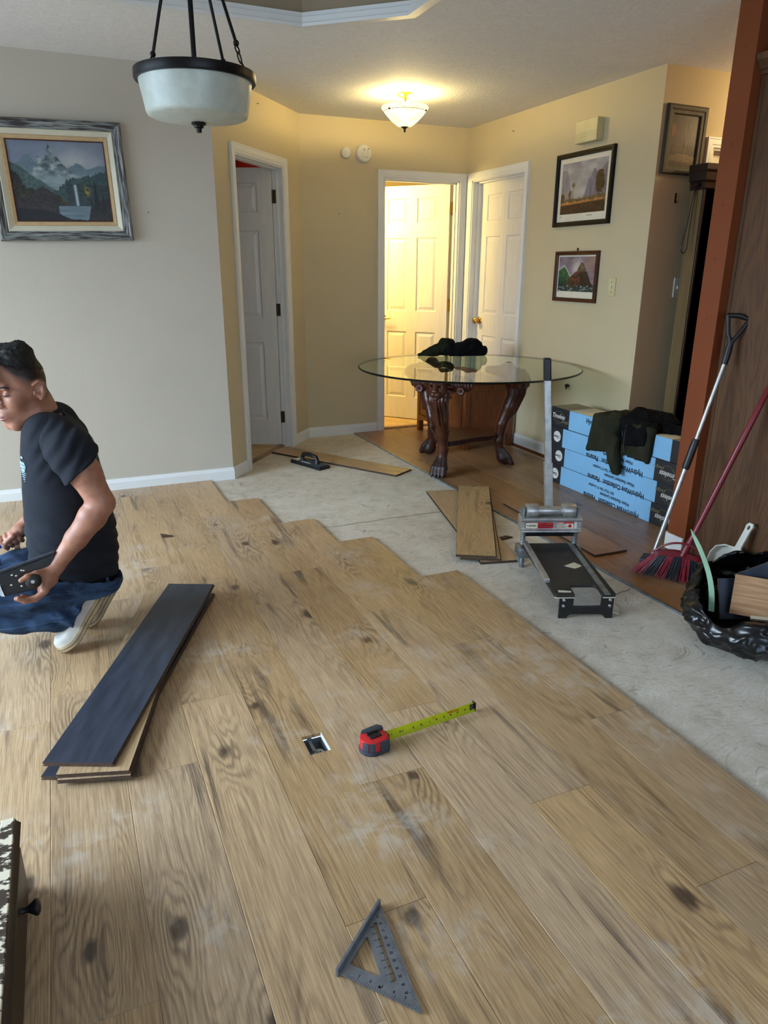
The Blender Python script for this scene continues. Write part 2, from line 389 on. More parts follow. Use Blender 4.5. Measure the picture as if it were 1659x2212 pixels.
class MB:
    """Collects simple shapes and links them as ONE mesh object."""
    def __init__(s): s.bm = bmesh.new()
    def _add(s, vs, fs, M=None):
        bv = [s.bm.verts.new((M @ Vector(v)) if M is not None else v) for v in vs]
        out = []
        for f in fs:
            try: out.append(s.bm.faces.new([bv[i] for i in f]))
            except ValueError: pass
        return out
    def box(s, a, b, M=None):
        (x0, y0, z0), (x1, y1, z1) = a, b
        vs = [(x0,y0,z0),(x1,y0,z0),(x1,y1,z0),(x0,y1,z0),(x0,y0,z1),(x1,y0,z1),(x1,y1,z1),(x0,y1,z1)]
        s._add(vs, [(0,3,2,1),(4,5,6,7),(0,1,5,4),(1,2,6,5),(2,3,7,6),(3,0,4,7)], M); return s
    def prism(s, poly, z0, z1, M=None):
        n = len(poly)
        ar = sum(poly[i][0]*poly[(i+1)%n][1]-poly[(i+1)%n][0]*poly[i][1] for i in range(n))
        if ar < 0: poly = poly[::-1]
        vs = [(x,y,z0) for x,y in poly] + [(x,y,z1) for x,y in poly]
        fs = [tuple(range(n-1,-1,-1)), tuple(range(n,2*n))] + [(i,(i+1)%n,n+(i+1)%n,n+i) for i in range(n)]
        s._add(vs, fs, M); return s
    def lathe(s, prof, seg=32, M=None, caps=True):
        vs, fs = [], []
        for r, z in prof:
            vs += [(r*math.cos(2*PI*i/seg), r*math.sin(2*PI*i/seg), z) for i in range(seg)]
        for k in range(len(prof)-1):
            for i in range(seg):
                j = (i+1) % seg
                fs.append((k*seg+i, k*seg+j, (k+1)*seg+j, (k+1)*seg+i))
        if caps:
            fs.append(tuple(range(seg-1,-1,-1)))
            fs.append(tuple(range((len(prof)-1)*seg, len(prof)*seg)))
        s._add(vs, fs, M); return s
    def tube(s, pts, r, seg=10, M=None, flat=1.0, up=None, closed=False):
        pts = [Vector(p) for p in pts]
        n = len(pts)
        rs = r if isinstance(r, (list, tuple)) else [r]*n
        vs, fs = [], []
        pu = None
        for i, p in enumerate(pts):
            if closed: t = pts[(i+1)%n]-pts[i-1]
            else: t = pts[min(i+1,n-1)]-pts[max(i-1,0)]
            t.normalize()
            if pu is None:
                a = Vector(up) if up else (Vector((0,0,1)) if abs(t.z) < 0.9 else Vector((1,0,0)))
            else: a = pu
            u = (a - t*a.dot(t)).normalized(); v = t.cross(u); pu = u
            for k in range(seg):
                an = 2*PI*k/seg
                vs.append(p + u*math.cos(an)*rs[i]*flat + v*math.sin(an)*rs[i])
        m = n if closed else n-1
        for i in range(m):
            i2 = (i+1) % n
            for k in range(seg):
                j = (k+1) % seg
                fs.append((i*seg+k, i*seg+j, i2*seg+j, i2*seg+k))
        if not closed:
            fs.append(tuple(range(seg-1,-1,-1))); fs.append(tuple(range((n-1)*seg, n*seg)))
        s._add(vs, fs, M); return s
    def sphere(s, c, r, seg=16, M=None):
        if not isinstance(r, (tuple, list)): r = (r, r, r)
        prof = []
        h = seg//2
        vs, fs = [], []
        for k in range(1, h):
            th = PI*k/h
            vs += [(c[0]+r[0]*math.sin(th)*math.cos(2*PI*i/seg), c[1]+r[1]*math.sin(th)*math.sin(2*PI*i/seg), c[2]+r[2]*math.cos(th)) for i in range(seg)]
        top = len(vs); vs.append((c[0],c[1],c[2]+r[2])); vs.append((c[0],c[1],c[2]-r[2]))
        for k in range(h-2):
            for i in range(seg):
                j = (i+1) % seg
                fs.append((k*seg+i, (k+1)*seg+i, (k+1)*seg+j, k*seg+j))
        for i in range(seg):
            j = (i+1) % seg
            fs.append((top, i, j)); fs.append((top+1, (h-2)*seg+j, (h-2)*seg+i))
        s._add(vs, fs, M); return s
    def loft(s, rings, M=None, caps=True, closed_ring=True):
        n = len(rings[0]); vs = [v for rg in rings for v in rg]; fs = []
        for k in range(len(rings)-1):
            for i in range(n if closed_ring else n-1):
                j = (i+1) % n
                fs.append((k*n+i, k*n+j, (k+1)*n+j, (k+1)*n+i))
        if caps and closed_ring:
            fs.append(tuple(range(n-1,-1,-1))); fs.append(tuple(range((len(rings)-1)*n, len(rings)*n)))
        s._add(vs, fs, M); return s
    def quad(s, a, b, c, d, M=None): s._add([a,b,c,d], [(0,1,2,3)], M); return s
    def done(s, name, m, parent=None, smooth=False, bevel=0.0, seg=2, recalc=True, angle=40, mesh_only=False):
        bm = s.bm
        if recalc: bmesh.ops.recalc_face_normals(bm, faces=bm.faces)
        if bevel:
            es = [e for e in bm.edges if len(e.link_faces) == 2 and e.calc_face_angle(0) > R(25)]
            bmesh.ops.bevel(bm, geom=es, offset=bevel, segments=seg, profile=0.5, affect='EDGES', clamp_overlap=True)
        me = bpy.data.meshes.new(name)
        bm.to_mesh(me); bm.free()
        if smooth:
            me.polygons.foreach_set('use_smooth', [True]*len(me.polygons))
            if smooth != 'all': me.set_sharp_from_angle(angle=R(angle))
        if m: me.materials.append(MT[m] if isinstance(m, str) else m)
        if mesh_only: return me
        return link(name, me, parent)

def link(name, me, parent=None):
    o = bpy.data.objects.new(name, me)
    COL.objects.link(o)
    if parent is not None: o.parent = parent
    return o

def thing(name, label, cat, loc=(0,0,0), rz=0.0, group=None, M=None):
    o = bpy.data.objects.new(name, None)
    o.empty_display_size = 0.05
    COL.objects.link(o)
    if M is not None: o.matrix_world = M
    else: o.location = loc; o.rotation_euler = (0, 0, R(rz))
    return tag(o, label, cat, group)

def tag(o, label, cat, group=None):
    o['label'] = label; o['category'] = cat
    if group: o['group'] = group
    return o

def struct(o):
    o['kind'] = 'structure'; return o

def text(s, size, M, m, parent, name='lettering', bold=0.0, shear=0.0, align='LEFT', sx=1.0, extrude=0.0002):
    cu = bpy.data.curves.new('txt', 'FONT')
    cu.body = s; cu.size = size; cu.align_x = align; cu.offset = bold; cu.shear = shear; cu.extrude = extrude
    cu.resolution_u = 3
    o = bpy.data.objects.new('txt', cu)
    COL.objects.link(o)
    dg = bpy.context.evaluated_depsgraph_get()
    me = bpy.data.meshes.new_from_object(o.evaluated_get(dg))
    bpy.data.objects.remove(o); bpy.data.curves.remove(cu)
    me.transform(M @ Matrix.Diagonal((sx, 1, 1, 1)))
    me.materials.clear(); me.materials.append(MT[m])
    return link(name, me, parent)

def frame_from(o, x, y):
    """4x4 with the given origin and x/y axes."""
    x = Vector(x).normalized(); y = Vector(y).normalized(); z = x.cross(y)
    return Matrix(((x.x,y.x,z.x,o[0]),(x.y,y.y,z.y,o[1]),(x.z,y.z,z.z,o[2]),(0,0,0,1)))

# ---- value noise in numpy
_G = rng.random((64, 64, 64)).astype(np.float32)
def vn3(P):
    P = np.asarray(P, np.float32); I = np.floor(P).astype(np.int64); F = P - I; F = F*F*(3-2*F)
    r = 0
    for a in (0, 1):
        for b in (0, 1):
            for c in (0, 1):
                w = (F[...,0] if a else 1-F[...,0])*(F[...,1] if b else 1-F[...,1])*(F[...,2] if c else 1-F[...,2])
                r = r + w*_G[(I[...,0]+a) % 64, (I[...,1]+b) % 64, (I[...,2]+c) % 64]
    return r
def fbm3(P, oc=4):
    P = np.asarray(P, np.float32); a = 1.0; s = 0; t = 0
    for i in range(oc):
        s = s + a*vn3(P*(2.0**i)+17.3*i); t += a; a *= 0.5
    return s/t

# ---- smooth union of tapered capsules and ellipsoids, polygonised as one continuous surface
def sdf_mesh(prims, h, k=0.02, cuts=()):
    los, his = [], []
    for p in prims:
        if p[0] == 'c':
            a, ra, b, rb = [np.array(q, float) if i in (0, 2) else q for i, q in enumerate(p[1:5])]
            rm = max(ra, rb); lo = np.minimum(a, b)-rm; hi = np.maximum(a, b)+rm
        elif p[0] in ('e',):
            c = np.array(p[1], float); rm = max(p[2]); lo = c-rm; hi = c+rm
        else: continue
        los.append(lo); his.append(hi)
    lo = np.min(los, 0)-4*h-0.3*k; hi = np.max(his, 0)+4*h+0.3*k
    n = np.ceil((hi-lo)/h).astype(int)+1
    ax = [lo[i]+h*np.arange(n[i]) for i in range(3)]
    Fd = np.full(n, 1.0, np.float32)
    for p in prims:
        kk = k; neg = p[0].startswith('-')
        typ = p[0][-1]
        if typ == 'c':
            a, ra, b, rb = np.array(p[1], float), p[2], np.array(p[3], float), p[4]
            if len(p) > 5: kk = p[5]
            rm = max(ra, rb); l2 = np.minimum(a, b)-rm; h2 = np.maximum(a, b)+rm
        else:
            c = np.array(p[1], float); rr = np.array(p[2], float); Mr = p[3] if len(p) > 3 else None
            if len(p) > 4: kk = p[4]
            rm = rr.max(); l2 = c-rm; h2 = c+rm
        pad = kk+3*h
        i0 = np.maximum(np.floor((l2-pad-lo)/h).astype(int), 0); i1 = np.minimum(np.ceil((h2+pad-lo)/h).astype(int)+1, n)
        if (i1 <= i0).any(): continue
        sl = tuple(slice(i0[i], i1[i]) for i in range(3))
        X, Y, Z = np.meshgrid(*[ax[i][i0[i]:i1[i]].astype(np.float32) for i in range(3)], indexing='ij')
        if typ == 'c':
            d = b-a; L = float(d@d)+1e-12
            t = np.clip(((X-a[0])*d[0]+(Y-a[1])*d[1]+(Z-a[2])*d[2])/L, 0, 1)
            D = np.sqrt((X-a[0]-t*d[0])**2+(Y-a[1]-t*d[1])**2+(Z-a[2]-t*d[2])**2)-(ra+(rb-ra)*t)
        else:
            U = [X-c[0], Y-c[1], Z-c[2]]
            if Mr is not None:
                Mr = np.array(Mr)
                U = [Mr[0][i]*U[0]+Mr[1][i]*U[1]+Mr[2][i]*U[2] for i in range(3)]
            k0 = np.sqrt(sum((U[i]/rr[i])**2 for i in range(3))); k1 = np.sqrt(sum((U[i]/rr[i]**2)**2 for i in range(3)))+1e-9
            D = k0*(k0-1.0)/k1
        A = Fd[sl]
        if neg:
            D = -D
            q = np.clip(0.5-0.5*(A-D)/kk, 0, 1) if False else np.maximum(kk-np.abs(A-D), 0)/kk
            Fd[sl] = np.maximum(A, D)+q*q*kk*0.25
        else:
            q = np.maximum(kk-np.abs(A-D), 0)/kk
            Fd[sl] = np.minimum(A, D)-q*q*kk*0.25
    if cuts:
        X, Y, Z = np.meshgrid(*[a.astype(np.float32) for a in ax], indexing='ij')
        for pt, nr in cuts:
            nr = np.array(nr, float); nr /= np.linalg.norm(nr)
            Fd = np.maximum(Fd, (X-pt[0])*nr[0]+(Y-pt[1])*nr[1]+(Z-pt[2])*nr[2])
    S = Fd < 0
    s8 = np.zeros([m-1 for m in n], np.uint8)
    C8 = [(a, b, c) for a in (0, 1) for b in (0, 1) for c in (0, 1)]
    for a, b, c in C8:
        s8 += S[a:n[0]-1+a, b:n[1]-1+b, c:n[2]-1+c]
    cell = np.argwhere((s8 > 0) & (s8 < 8))
    V8 = np.stack([Fd[cell[:,0]+a, cell[:,1]+b, cell[:,2]+c] for a, b, c in C8], 1)
    acc = np.zeros((len(cell), 3)); cnt = np.zeros(len(cell))
    for i, ci in enumerate(C8):
        for j, cj in enumerate(C8):
            if j <= i or sum(abs(ci[q]-cj[q]) for q in range(3)) != 1: continue
            va, vb = V8[:,i], V8[:,j]
            mk = (va < 0) != (vb < 0)
            t = np.where(mk, va/np.where(mk, va-vb, 1), 0)
            pa, pb = np.array(ci, float), np.array(cj, float)
            acc += np.where(mk[:,None], pa+(pb-pa)*t[:,None], 0); cnt += mk
    co = lo+h*(cell+acc/cnt[:,None])
    idx = np.full([m-1 for m in n], -1, np.int32)
    idx[cell[:,0], cell[:,1], cell[:,2]] = np.arange(len(cell))
    quads = []
    for d in range(3):
        e1, e2 = [(1, 2), (2, 0), (0, 1)][d]
        s0 = [slice(None)]*3; s1 = [slice(None)]*3
        s0[d] = slice(0, n[d]-1); s1[d] = slice(1, n[d])
        A, B = S[tuple(s0)], S[tuple(s1)]
        ch = np.argwhere(A != B)
        ok = (ch[:,e1] > 0) & (ch[:,e2] > 0) & (ch[:,e1] < n[e1]-1) & (ch[:,e2] < n[e2]-1)
        ch = ch[ok]
        fl = A[ch[:,0], ch[:,1], ch[:,2]]
        def g(o1, o2):
            q = ch.copy(); q[:,e1] += o1; q[:,e2] += o2
            return idx[q[:,0], q[:,1], q[:,2]]
        q = np.stack([g(-1,-1), g(0,-1), g(0,0), g(-1,0)], 1)
        q[~fl] = q[~fl][:, ::-1]
        quads.append(q)
    q = np.concatenate(quads)
    q = q[(q >= 0).all(1)]
    return co, q

def mesh_np(name, co, q, m, parent=None, smooth=True):
    me = bpy.data.meshes.new(name)
    me.vertices.add(len(co)); me.vertices.foreach_set('co', np.ascontiguousarray(co, np.float32).ravel())
    k = q.shape[1]
    me.loops.add(q.size); me.loops.foreach_set('vertex_index', np.ascontiguousarray(q, np.int32).ravel())
    me.polygons.add(len(q)); me.polygons.foreach_set('loop_start', np.arange(0, q.size, k, dtype=np.int32))
    me.update(calc_edges=True); me.validate()
    if smooth: me.polygons.foreach_set('use_smooth', np.ones(len(me.polygons), bool))
    if m: me.materials.append(MT[m] if isinstance(m, str) else m)
    return link(name, me, parent)

def normals_np(me):
    a = np.empty(len(me.vertices)*3, np.float32); me.vertex_normals.foreach_get('vector', a); return a.reshape(-1, 3)
def coords_np(me):
    a = np.empty(len(me.vertices)*3, np.float32); me.vertices.foreach_get('co', a); return a.reshape(-1, 3)
def displace(o, fn):
    me = o.data; co = coords_np(me); nr = normals_np(me)
    co = co+nr*np.asarray(fn(co, nr))[:,None]
    me.vertices.foreach_set('co', np.ascontiguousarray(co, np.float32).ravel()); me.update()
    return o
def smooth_np(o, it=2, f=0.5):
    me = o.data; co = coords_np(me).astype(float)
    e = np.empty(len(me.edges)*2, np.int32); me.edges.foreach_get('vertices', e); e = e.reshape(-1, 2)
    deg = np.bincount(e.ravel(), minlength=len(co)).astype(float)+1e-9
    for _ in range(it):
        s = np.zeros_like(co)
        np.add.at(s, e[:,0], co[e[:,1]]); np.add.at(s, e[:,1], co[e[:,0]])
        co = co+(s/deg[:,None]-co)*f
    me.vertices.foreach_set('co', np.ascontiguousarray(co, np.float32).ravel()); me.update()
    return o
def sdf_obj(name, prims, h, k, m, parent=None, cuts=(), sm=1):
    co, q = sdf_mesh(prims, h, k, cuts)
    o = mesh_np(name, co, q, m, parent)
    if sm: smooth_np(o, sm)
    return o

# ------------------------------------------------------------------ the shell
H = 2.436
D0 = Vector((0.959, 4.754, 0)); DU = Vector((0.858, 1.011, 0)); DL = DU.length; DU.normalize()
DN = Vector((-DU.y, DU.x, 0))            # away from the room
DM = frame_from(D0, DU, DN)              # x along the angled wall, y behind it

ZF = -0.012
fl = MB()
hx0, hx1, hy0, hy1 = 0.518, 0.580, 1.716, 1.808
X0, X1, Y0, Y1 = -2.75, 6.0, -2.75, 9.0
for a, b, c, d in ((X0, hx0, Y0, Y1), (hx1, X1, Y0, Y1), (hx0, hx1, Y0, hy0), (hx0, hx1, hy1, Y1)):
    fl.quad((a, c, ZF), (b, c, ZF), (b, d, ZF), (a, d, ZF))
floor = struct(fl.done('floor', 'concrete', recalc=False))

def wall(name, m, *boxes, M=None):
    b = MB()
    for p, q in boxes: b.box(p, q, M)
    return struct(b.done(name, m))

wall('wall_left', 'wall', ((-2.75, 4.754, ZF), (0.959, 4.87, H)))
wl = wall('wall_angled', 'wall_warm', ((-0.0, 0, ZF), (0.255, 0.115, H)), ((0.992, 0, ZF), (DL, 0.115, H)), ((0.255, 0, 2.035), (0.992, 0.115, H)), M=DM)
wall('wall_back', 'wall_warm', ((1.77, 5.765, ZF), (2.50, 5.88, H)), ((3.20, 5.765, ZF), (3.39, 5.88, H)), ((2.50, 5.765, 2.035), (3.20, 5.88, H)))
wall('wall_right', 'wall_warm', ((3.272, 3.583, ZF), (3.39, 4.915, H)), ((3.272, 5.69, ZF), (3.39, 5.765, H)), ((3.272, 4.915, 2.035), (3.39, 5.69, H)))
wall('wall_return', 'wall_warm', ((3.39, 3.583, ZF), (3.68, 3.70, H)), ((4.42, 3.583, ZF), (5.6, 3.70, H)), ((3.68, 3.583, 2.035), (4.42, 3.70, H)))
wall('wall_terracotta', 'orange', ((2.72, 2.485, ZF), (5.6, 2.599, H)))
wall('wall_hall_end', 'wall_warm', ((5.6, 2.4, ZF), (5.7, 3.75, H)))
# rooms behind the doors
wall('wall_red', 'redwall', ((-0.9, 7.9, ZF), (1.70, 8.0, H)), ((-0.95, 4.87, ZF), (-0.9, 8.0, H)), ((1.655, 5.89, ZF), (1.70, 7.9, H)))
wall('wall_yellow', 'wall_warm', ((1.72, 7.95, ZF), (4.2, 8.05, H)), ((1.72, 5.89, ZF), (1.76, 7.95, H)), ((4.15, 5.88, ZF), (4.2, 7.95, H)), ((3.39, 5.84, ZF), (4.2, 5.88, H)))
# this side of the room, out of the picture
wall('wall_patio', 'wall', ((-2.75, -2.75, ZF), (-2.6, 1.1, H)), ((-2.75, 4.3, ZF), (-2.6, 4.754, H)), ((-2.75, 1.1, 2.08), (-2.6, 4.3, H)))
wall('wall_front', 'wall', ((-2.75, -2.75, ZF), (-0.8, -2.6, H)), ((1.8, -2.75, ZF), (3.6, -2.6, H)), ((-0.8, -2.75, 2.12), (1.8, -2.6, H)), ((-0.8, -2.75, ZF), (1.8, -2.6, 0.65)))
wall('wall_side', 'orange', ((3.5, -2.75, ZF), (3.6, 2.485, H)))

# ceiling with its octagonal tray
tray = [(-0.60+0.40, 3.815), (1.233, 3.815), (1.64, 3.445), (1.64, 2.13), (1.233, 1.76), (-0.20, 1.76), (-0.60, 2.13), (-0.60, 3.445)]
cb = MB()
def cface(*p): cb._add([(x, y, H) for x, y in p][::-1], [tuple(range(len(p)))])
cface((X0, Y0), (X1, Y0), (X1, 1.76), (1.233, 1.76), (-0.20, 1.76), (X0, 1.76))
cface((X0, 3.815), (-0.20, 3.815), (1.233, 3.815), (X1, 3.815), (X1, Y1), (X0, Y1))
cface((X0, 1.76), (-0.20, 1.76), (-0.60, 2.13), (-0.60, 3.445), (-0.20, 3.815), (X0, 3.815))
cface((1.233, 1.76), (X1, 1.76), (X1, 3.815), (1.233, 3.815), (1.64, 3.445), (1.64, 2.13))
ceil = struct(cb.done('ceiling', 'ceiling', recalc=False))
tb = MB()
tb._add([(x, y, H+0.27) for x, y in tray], [tuple(range(8))])
struct(tb.done('ceiling_tray', 'ceiling', recalc=False))
tb = MB()
for i in range(8):
    (xa, ya), (xb, yb) = tray[i], tray[(i+1) % 8]
    tb.quad((xa, ya, H), (xb, yb, H), (xb, yb, H+0.27), (xa, ya, H+0.27))
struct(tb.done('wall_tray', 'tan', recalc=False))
# stepped moulding around the mouth of the tray
tm = MB()
cxy = Vector((0.52, 2.79))
prof = [(0.0, 0.058), (0.012, 0.058), (0.014, 0.040), (0.024, 0.036), (0.026, 0.012), (0.034, 0.008), (0.034, -0.006), (-0.012, -0.006)]
rings = []
for i in range(8):
    p = Vector(tray[i]); a = (p-Vector(tray[i-1])).normalized(); b = (Vector(tray[(i+1) % 8])-p).normalized()
    na, nb = Vector((a.y, -a.x)), Vector((b.y, -b.x))
    mi = (na+nb); mi = mi/(mi.dot(na)) if mi.length > 1e-6 else na
    if mi.dot(cxy-p) < 0: mi = -mi
    rings.append([(p.x+mi.x*d, p.y+mi.y*d, H+z) for d, z in prof])
rings.append(rings[0])
tm.loft(rings, caps=False)
struct(tm.done('trim_1', 'trim', smooth=True, angle=30))

# baseboards
def baseboard(name, a, b, out, h=0.083, t=0.013, z=ZF, m='trim', ea=0.0, eb=0.0):
    """From a to b along the foot of a wall; out points into the room; ea/eb lengthen the ends for mitres."""
    a, b, out = Vector(a+(0,)), Vector(b+(0,)), Vector(out+(0,)).normalized()
    d = (b-a).normalized()
    pr = [(0, 0), (t, 0), (t, h*0.72), (t*0.72, h*0.84), (t*0.5, h), (0, h)]
    ra = [a-d*ea*(o/t)+out*o+Vector((0, 0, z+q)) for o, q in pr]
    rb = [b+d*eb*(o/t)+out*o+Vector((0, 0, z+q)) for o, q in pr]
    g = MB(); g.loft([ra, rb])
    return struct(g.done(name, m))
DNi = -DN
def dpt(u): p = D0+DU*u; return (p.x, p.y)
baseboard('baseboard_left', (-2.6, 4.754), (0.959, 4.754), (0, -1), eb=0.005)
baseboard('baseboard_angled', dpt(0.0), dpt(0.198), (DNi.x, DNi.y), ea=0.005)
baseboard('baseboard_angled', dpt(1.049), dpt(DL), (DNi.x, DNi.y), eb=-0.005)
baseboard('baseboard_back', (1.817, 5.765), (2.444, 5.765), (0, -1), ea=-0.005)
baseboard('baseboard_right', (3.272, 4.857), (3.272, 3.583), (-1, 0), z=0.012)
g = MB(); g.box((3.255, 3.60, ZF), (3.2715, 4.85, 0.012)); struct(g.done('trim_2', 'brownwood'))
# the white baseboard end at the foot of the terracotta wall
g = MB()
pr = [(2.720, 2.487), (2.707, 2.487), (2.707, 2.590), (2.711, 2.604), (2.722, 2.612), (2.735, 2.612), (2.735, 2.600), (2.722, 2.598), (2.7195, 2.590)]
g.prism(pr, 0.0, 0.083)
struct(g.done('baseboard_terracotta', 'trim', bevel=0.003))
# paint nicks and raised screw heads down the terracotta end
for i, (yy, zz) in enumerate(((2.545, 2.22), (2.545, 1.86), (2.545, 1.62), (2.548, 1.40), (2.547, 1.14))):
    g = MB(); g.lathe([(0.006, 0), (0.006, 0.002), (0.003, 0.004)], 10, T(2.72, yy, zz) @ RY(-90))
    o = g.done('screw_head', 'orange', None, smooth=True); struct(o); o.name = 'trim_screw'

# door casings: U-shaped, with a stepped profile
CASP = [(0.0, 0.0), (0.0, 0.009), (0.006, 0.012), (0.016, 0.012), (0.020, 0.015), (0.046, 0.017), (0.050, 0.019), (0.057, 0.019), (0.057, 0.0)]
def casing(name, M, u0, u1, h, z=ZF, ub=True):
    g = MB()
    rg = []
    for d, t in CASP: pass
    rg.append([(u0-d, -t, z) for d, t in CASP]); rg.append([(u0-d, -t, h+d) for d, t in CASP])
    rg.append([(u1+d, -t, h+d) for d, t in CASP]); rg.append([(u1+d, -t, z) for d, t in CASP])
    g.loft(rg, M)
    return struct(g.done(name, 'trim', smooth=True, angle=20))
def jamb(name, M, u0, u1, h, depth, z=ZF, stop=None):
    g = MB(); t = 0.016
    g.box((u0-0.001, -0.002, z), (u0+t, depth, h), M); g.box((u1-t, -0.002, z), (u1+0.001, depth, h), M); g.box((u0, -0.002, h-t), (u1, depth, h+0.001), M)
    if stop:
        a, b = stop
        g.box((u0+t, a, z), (u0+t+0.011, b, h-t), M); g.box((u1-t-0.011, a, z), (u1-t, b, h-t), M); g.box((u0+t, a, h-t-0.011), (u1-t, b, h-t), M)
    return struct(g.done(name, 'trim'))
BM = frame_from((0, 5.765, 0), (1, 0, 0), (0, 1, 0))
RM = frame_from((3.272, 0, 0), (0, -1, 0), (1, 0, 0))
RTM = frame_from((0, 3.583, 0), (1, 0, 0), (0, 1, 0))
casing('trim_3', DM, 0.262, 0.985, 2.035); jamb('trim_4', DM, 0.255, 0.992, 2.042, 0.117, stop=(0.035, 0.072))
casing('trim_5', BM, 2.506, 3.194, 2.035); jamb('trim_6', BM, 2.50, 3.20, 2.042, 0.117, stop=(0.035, 0.072))
casing('trim_7', RM, -5.684, -4.921, 2.035); jamb('trim_8', RM, -5.69, -4.915, 2.042, 0.117, stop=(0.045, 0.082))
casing('trim_9', RTM, 3.686, 4.414, 2.035); jamb('trim_10', RTM, 3.68, 4.42, 2.042, 0.117, stop=(0.035, 0.072))

# six-panel doors
def door(name, w, h, hinge_m, M, knob=None, knob_u=None, lever=False, hinge_side=0, t=0.035):
    """Leaf in the plane x (0..w) from the hinge edge, y thickness, z up."""
    xs = [0, 0.105, w/2-0.045, w/2+0.045, w-0.105, w]
    zs = [0, 0.20, 0.80, 0.98, 1.60, 1.72, 1.92, h]
    bm = bmesh.new()
    for side in (0, 1):
        y = 0.0 if side == 0 else t
        V = [[bm.verts.new((x, y, z)) for x in xs] for z in zs]
        pan = []
        for j in range(len(zs)-1):
            for i in range(len(xs)-1):
                vs = [V[j][i], V[j][i+1], V[j+1][i+1], V[j+1][i]]
                f = bm.faces.new(vs if side == 0 else vs[::-1])
                if i in (1, 3) and j in (1, 3, 5): pan.append(f)
        if side == 0: V0 = V
        else: V1 = V
        bm.normal_update()
        for th, dp in ((0.007, -0.009), (0.010, 0.0), (0.022, 0.007)):
            bmesh.ops.inset_individual(bm, faces=pan, thickness=th, depth=dp, use_even_offset=True)
    ni, nj = len(xs), len(zs)
    for j in range(nj-1):
        bm.faces.new([V0[j][0], V0[j+1][0], V1[j+1][0], V1[j][0]]); bm.faces.new([V0[j][-1], V1[j][-1], V1[j+1][-1], V0[j+1][-1]])
    for i in range(ni-1):
        bm.faces.new([V0[0][i], V1[0][i], V1[0][i+1], V0[0][i+1]]); bm.faces.new([V0[-1][i], V0[-1][i+1], V1[-1][i+1], V1[-1][i]])
    g = MB(); g.bm.free(); g.bm = bm
    o = struct(g.done(name, 'door', recalc=True))
    o.matrix_world = M
    for z in (0.22, 1.04, 1.83):
        q = MB()
        q.tube([(-0.006, -0.006, z-0.045), (-0.006, -0.006, z+0.045)], 0.007, 10)
        q.sphere((-0.006, -0.006, z+0.05), 0.006, 8); q.sphere((-0.006, -0.006, z-0.05), 0.006, 8)
        q.box((-0.030, t*0.45, z-0.045), (-0.001, t*0.52, z+0.045)); q.tube([(-0.004, t*0.62, z-0.045), (-0.004, t*0.62, z+0.045)], 0.0055, 8)
        q.done('hinge', hinge_m, o, smooth=True)
    for sy, y in ((-1, 0.0), (1, t)):
        q = MB(); S = T(w-0.06, y, 0.92) @ RX(90 if sy < 0 else -90)
        q.lathe([(0.031, 0), (0.031, 0.006), (0.026, 0.011), (0.013, 0.013), (0.011, 0.030)], 24, S)
        if lever:
            q.tube([(w-0.06, y+sy*0.030, 0.92), (w-0.06, y+sy*0.050, 0.92), (w-0.09, y+sy*0.055, 0.915), (w-0.135, y+sy*0.052, 0.912), (w-0.165, y+sy*0.048, 0.918)], [0.011, 0.011, 0.009, 0.008, 0.007], 12)
        else:
            q.lathe([(0.011, 0.028), (0.020, 0.036), (0.027, 0.046), (0.027, 0.056), (0.020, 0.064), (0.004, 0.067)], 24, S)
        q.done('handle' if lever else 'knob', 'brass', o, smooth=True)
    return o
hp = D0+DU*0.975+DN*0.080
d1 = Vector((-0.90, 0.436, 0)).normalized()
def leaf(name, hp, x, *a, **k):
    x = Vector(x).normalized(); y = Vector((-x.y, x.x, 0))
    return door(name, a[0], a[1], a[2], frame_from(hp, x, y), **k)
leaf('door_1', (hp.x, hp.y, 0.01), (-0.90, 0.436, 0), 0.70, 2.02, 'bronze')
leaf('door_2', (3.172, 5.862, 0.005), (-0.64, 0.768, 0), 0.69, 2.02, 'brass', lever=True)
leaf('door_3', (3.387, 4.934, 0.005), (0, 1, 0), 0.738, 2.02, 'brass')
leaf('door_4', (3.70, 3.632, 0.005), (1, 0, 0), 0.70, 2.02, 'brass')

# patio door and window that let the daylight in (behind and beside the camera)
def glazing(name, M, w, h, n):
    g = MB(); f = 0.06
    g.box((0, -0.04, 0), (w, 0.04, f), M); g.box((0, -0.04, h-f), (w, 0.04, h), M)
    for i in range(n+1):
        x = i*(w-f)/n
        g.box((x, -0.04, f), (x+f, 0.04, h-f), M)
    o = struct(g.done(name, 'trim', bevel=0.004))
    for i in range(n):
        x = i*(w-f)/n+f
        q = MB(); q.box((x, -0.004, f), (x+(w-f)/n-f, 0.004, h-f), M); q.done('pane', 'pane', o)
    return o
glazing('window_1', frame_from((-2.675, 1.1, ZF), (0, 1, 0), (-1, 0, 0)), 3.2, 2.09, 2)
glazing('window_2', frame_from((-0.8, -2.675, 0.65), (1, 0, 0), (0, 1, 0)), 2.6, 1.47, 2)

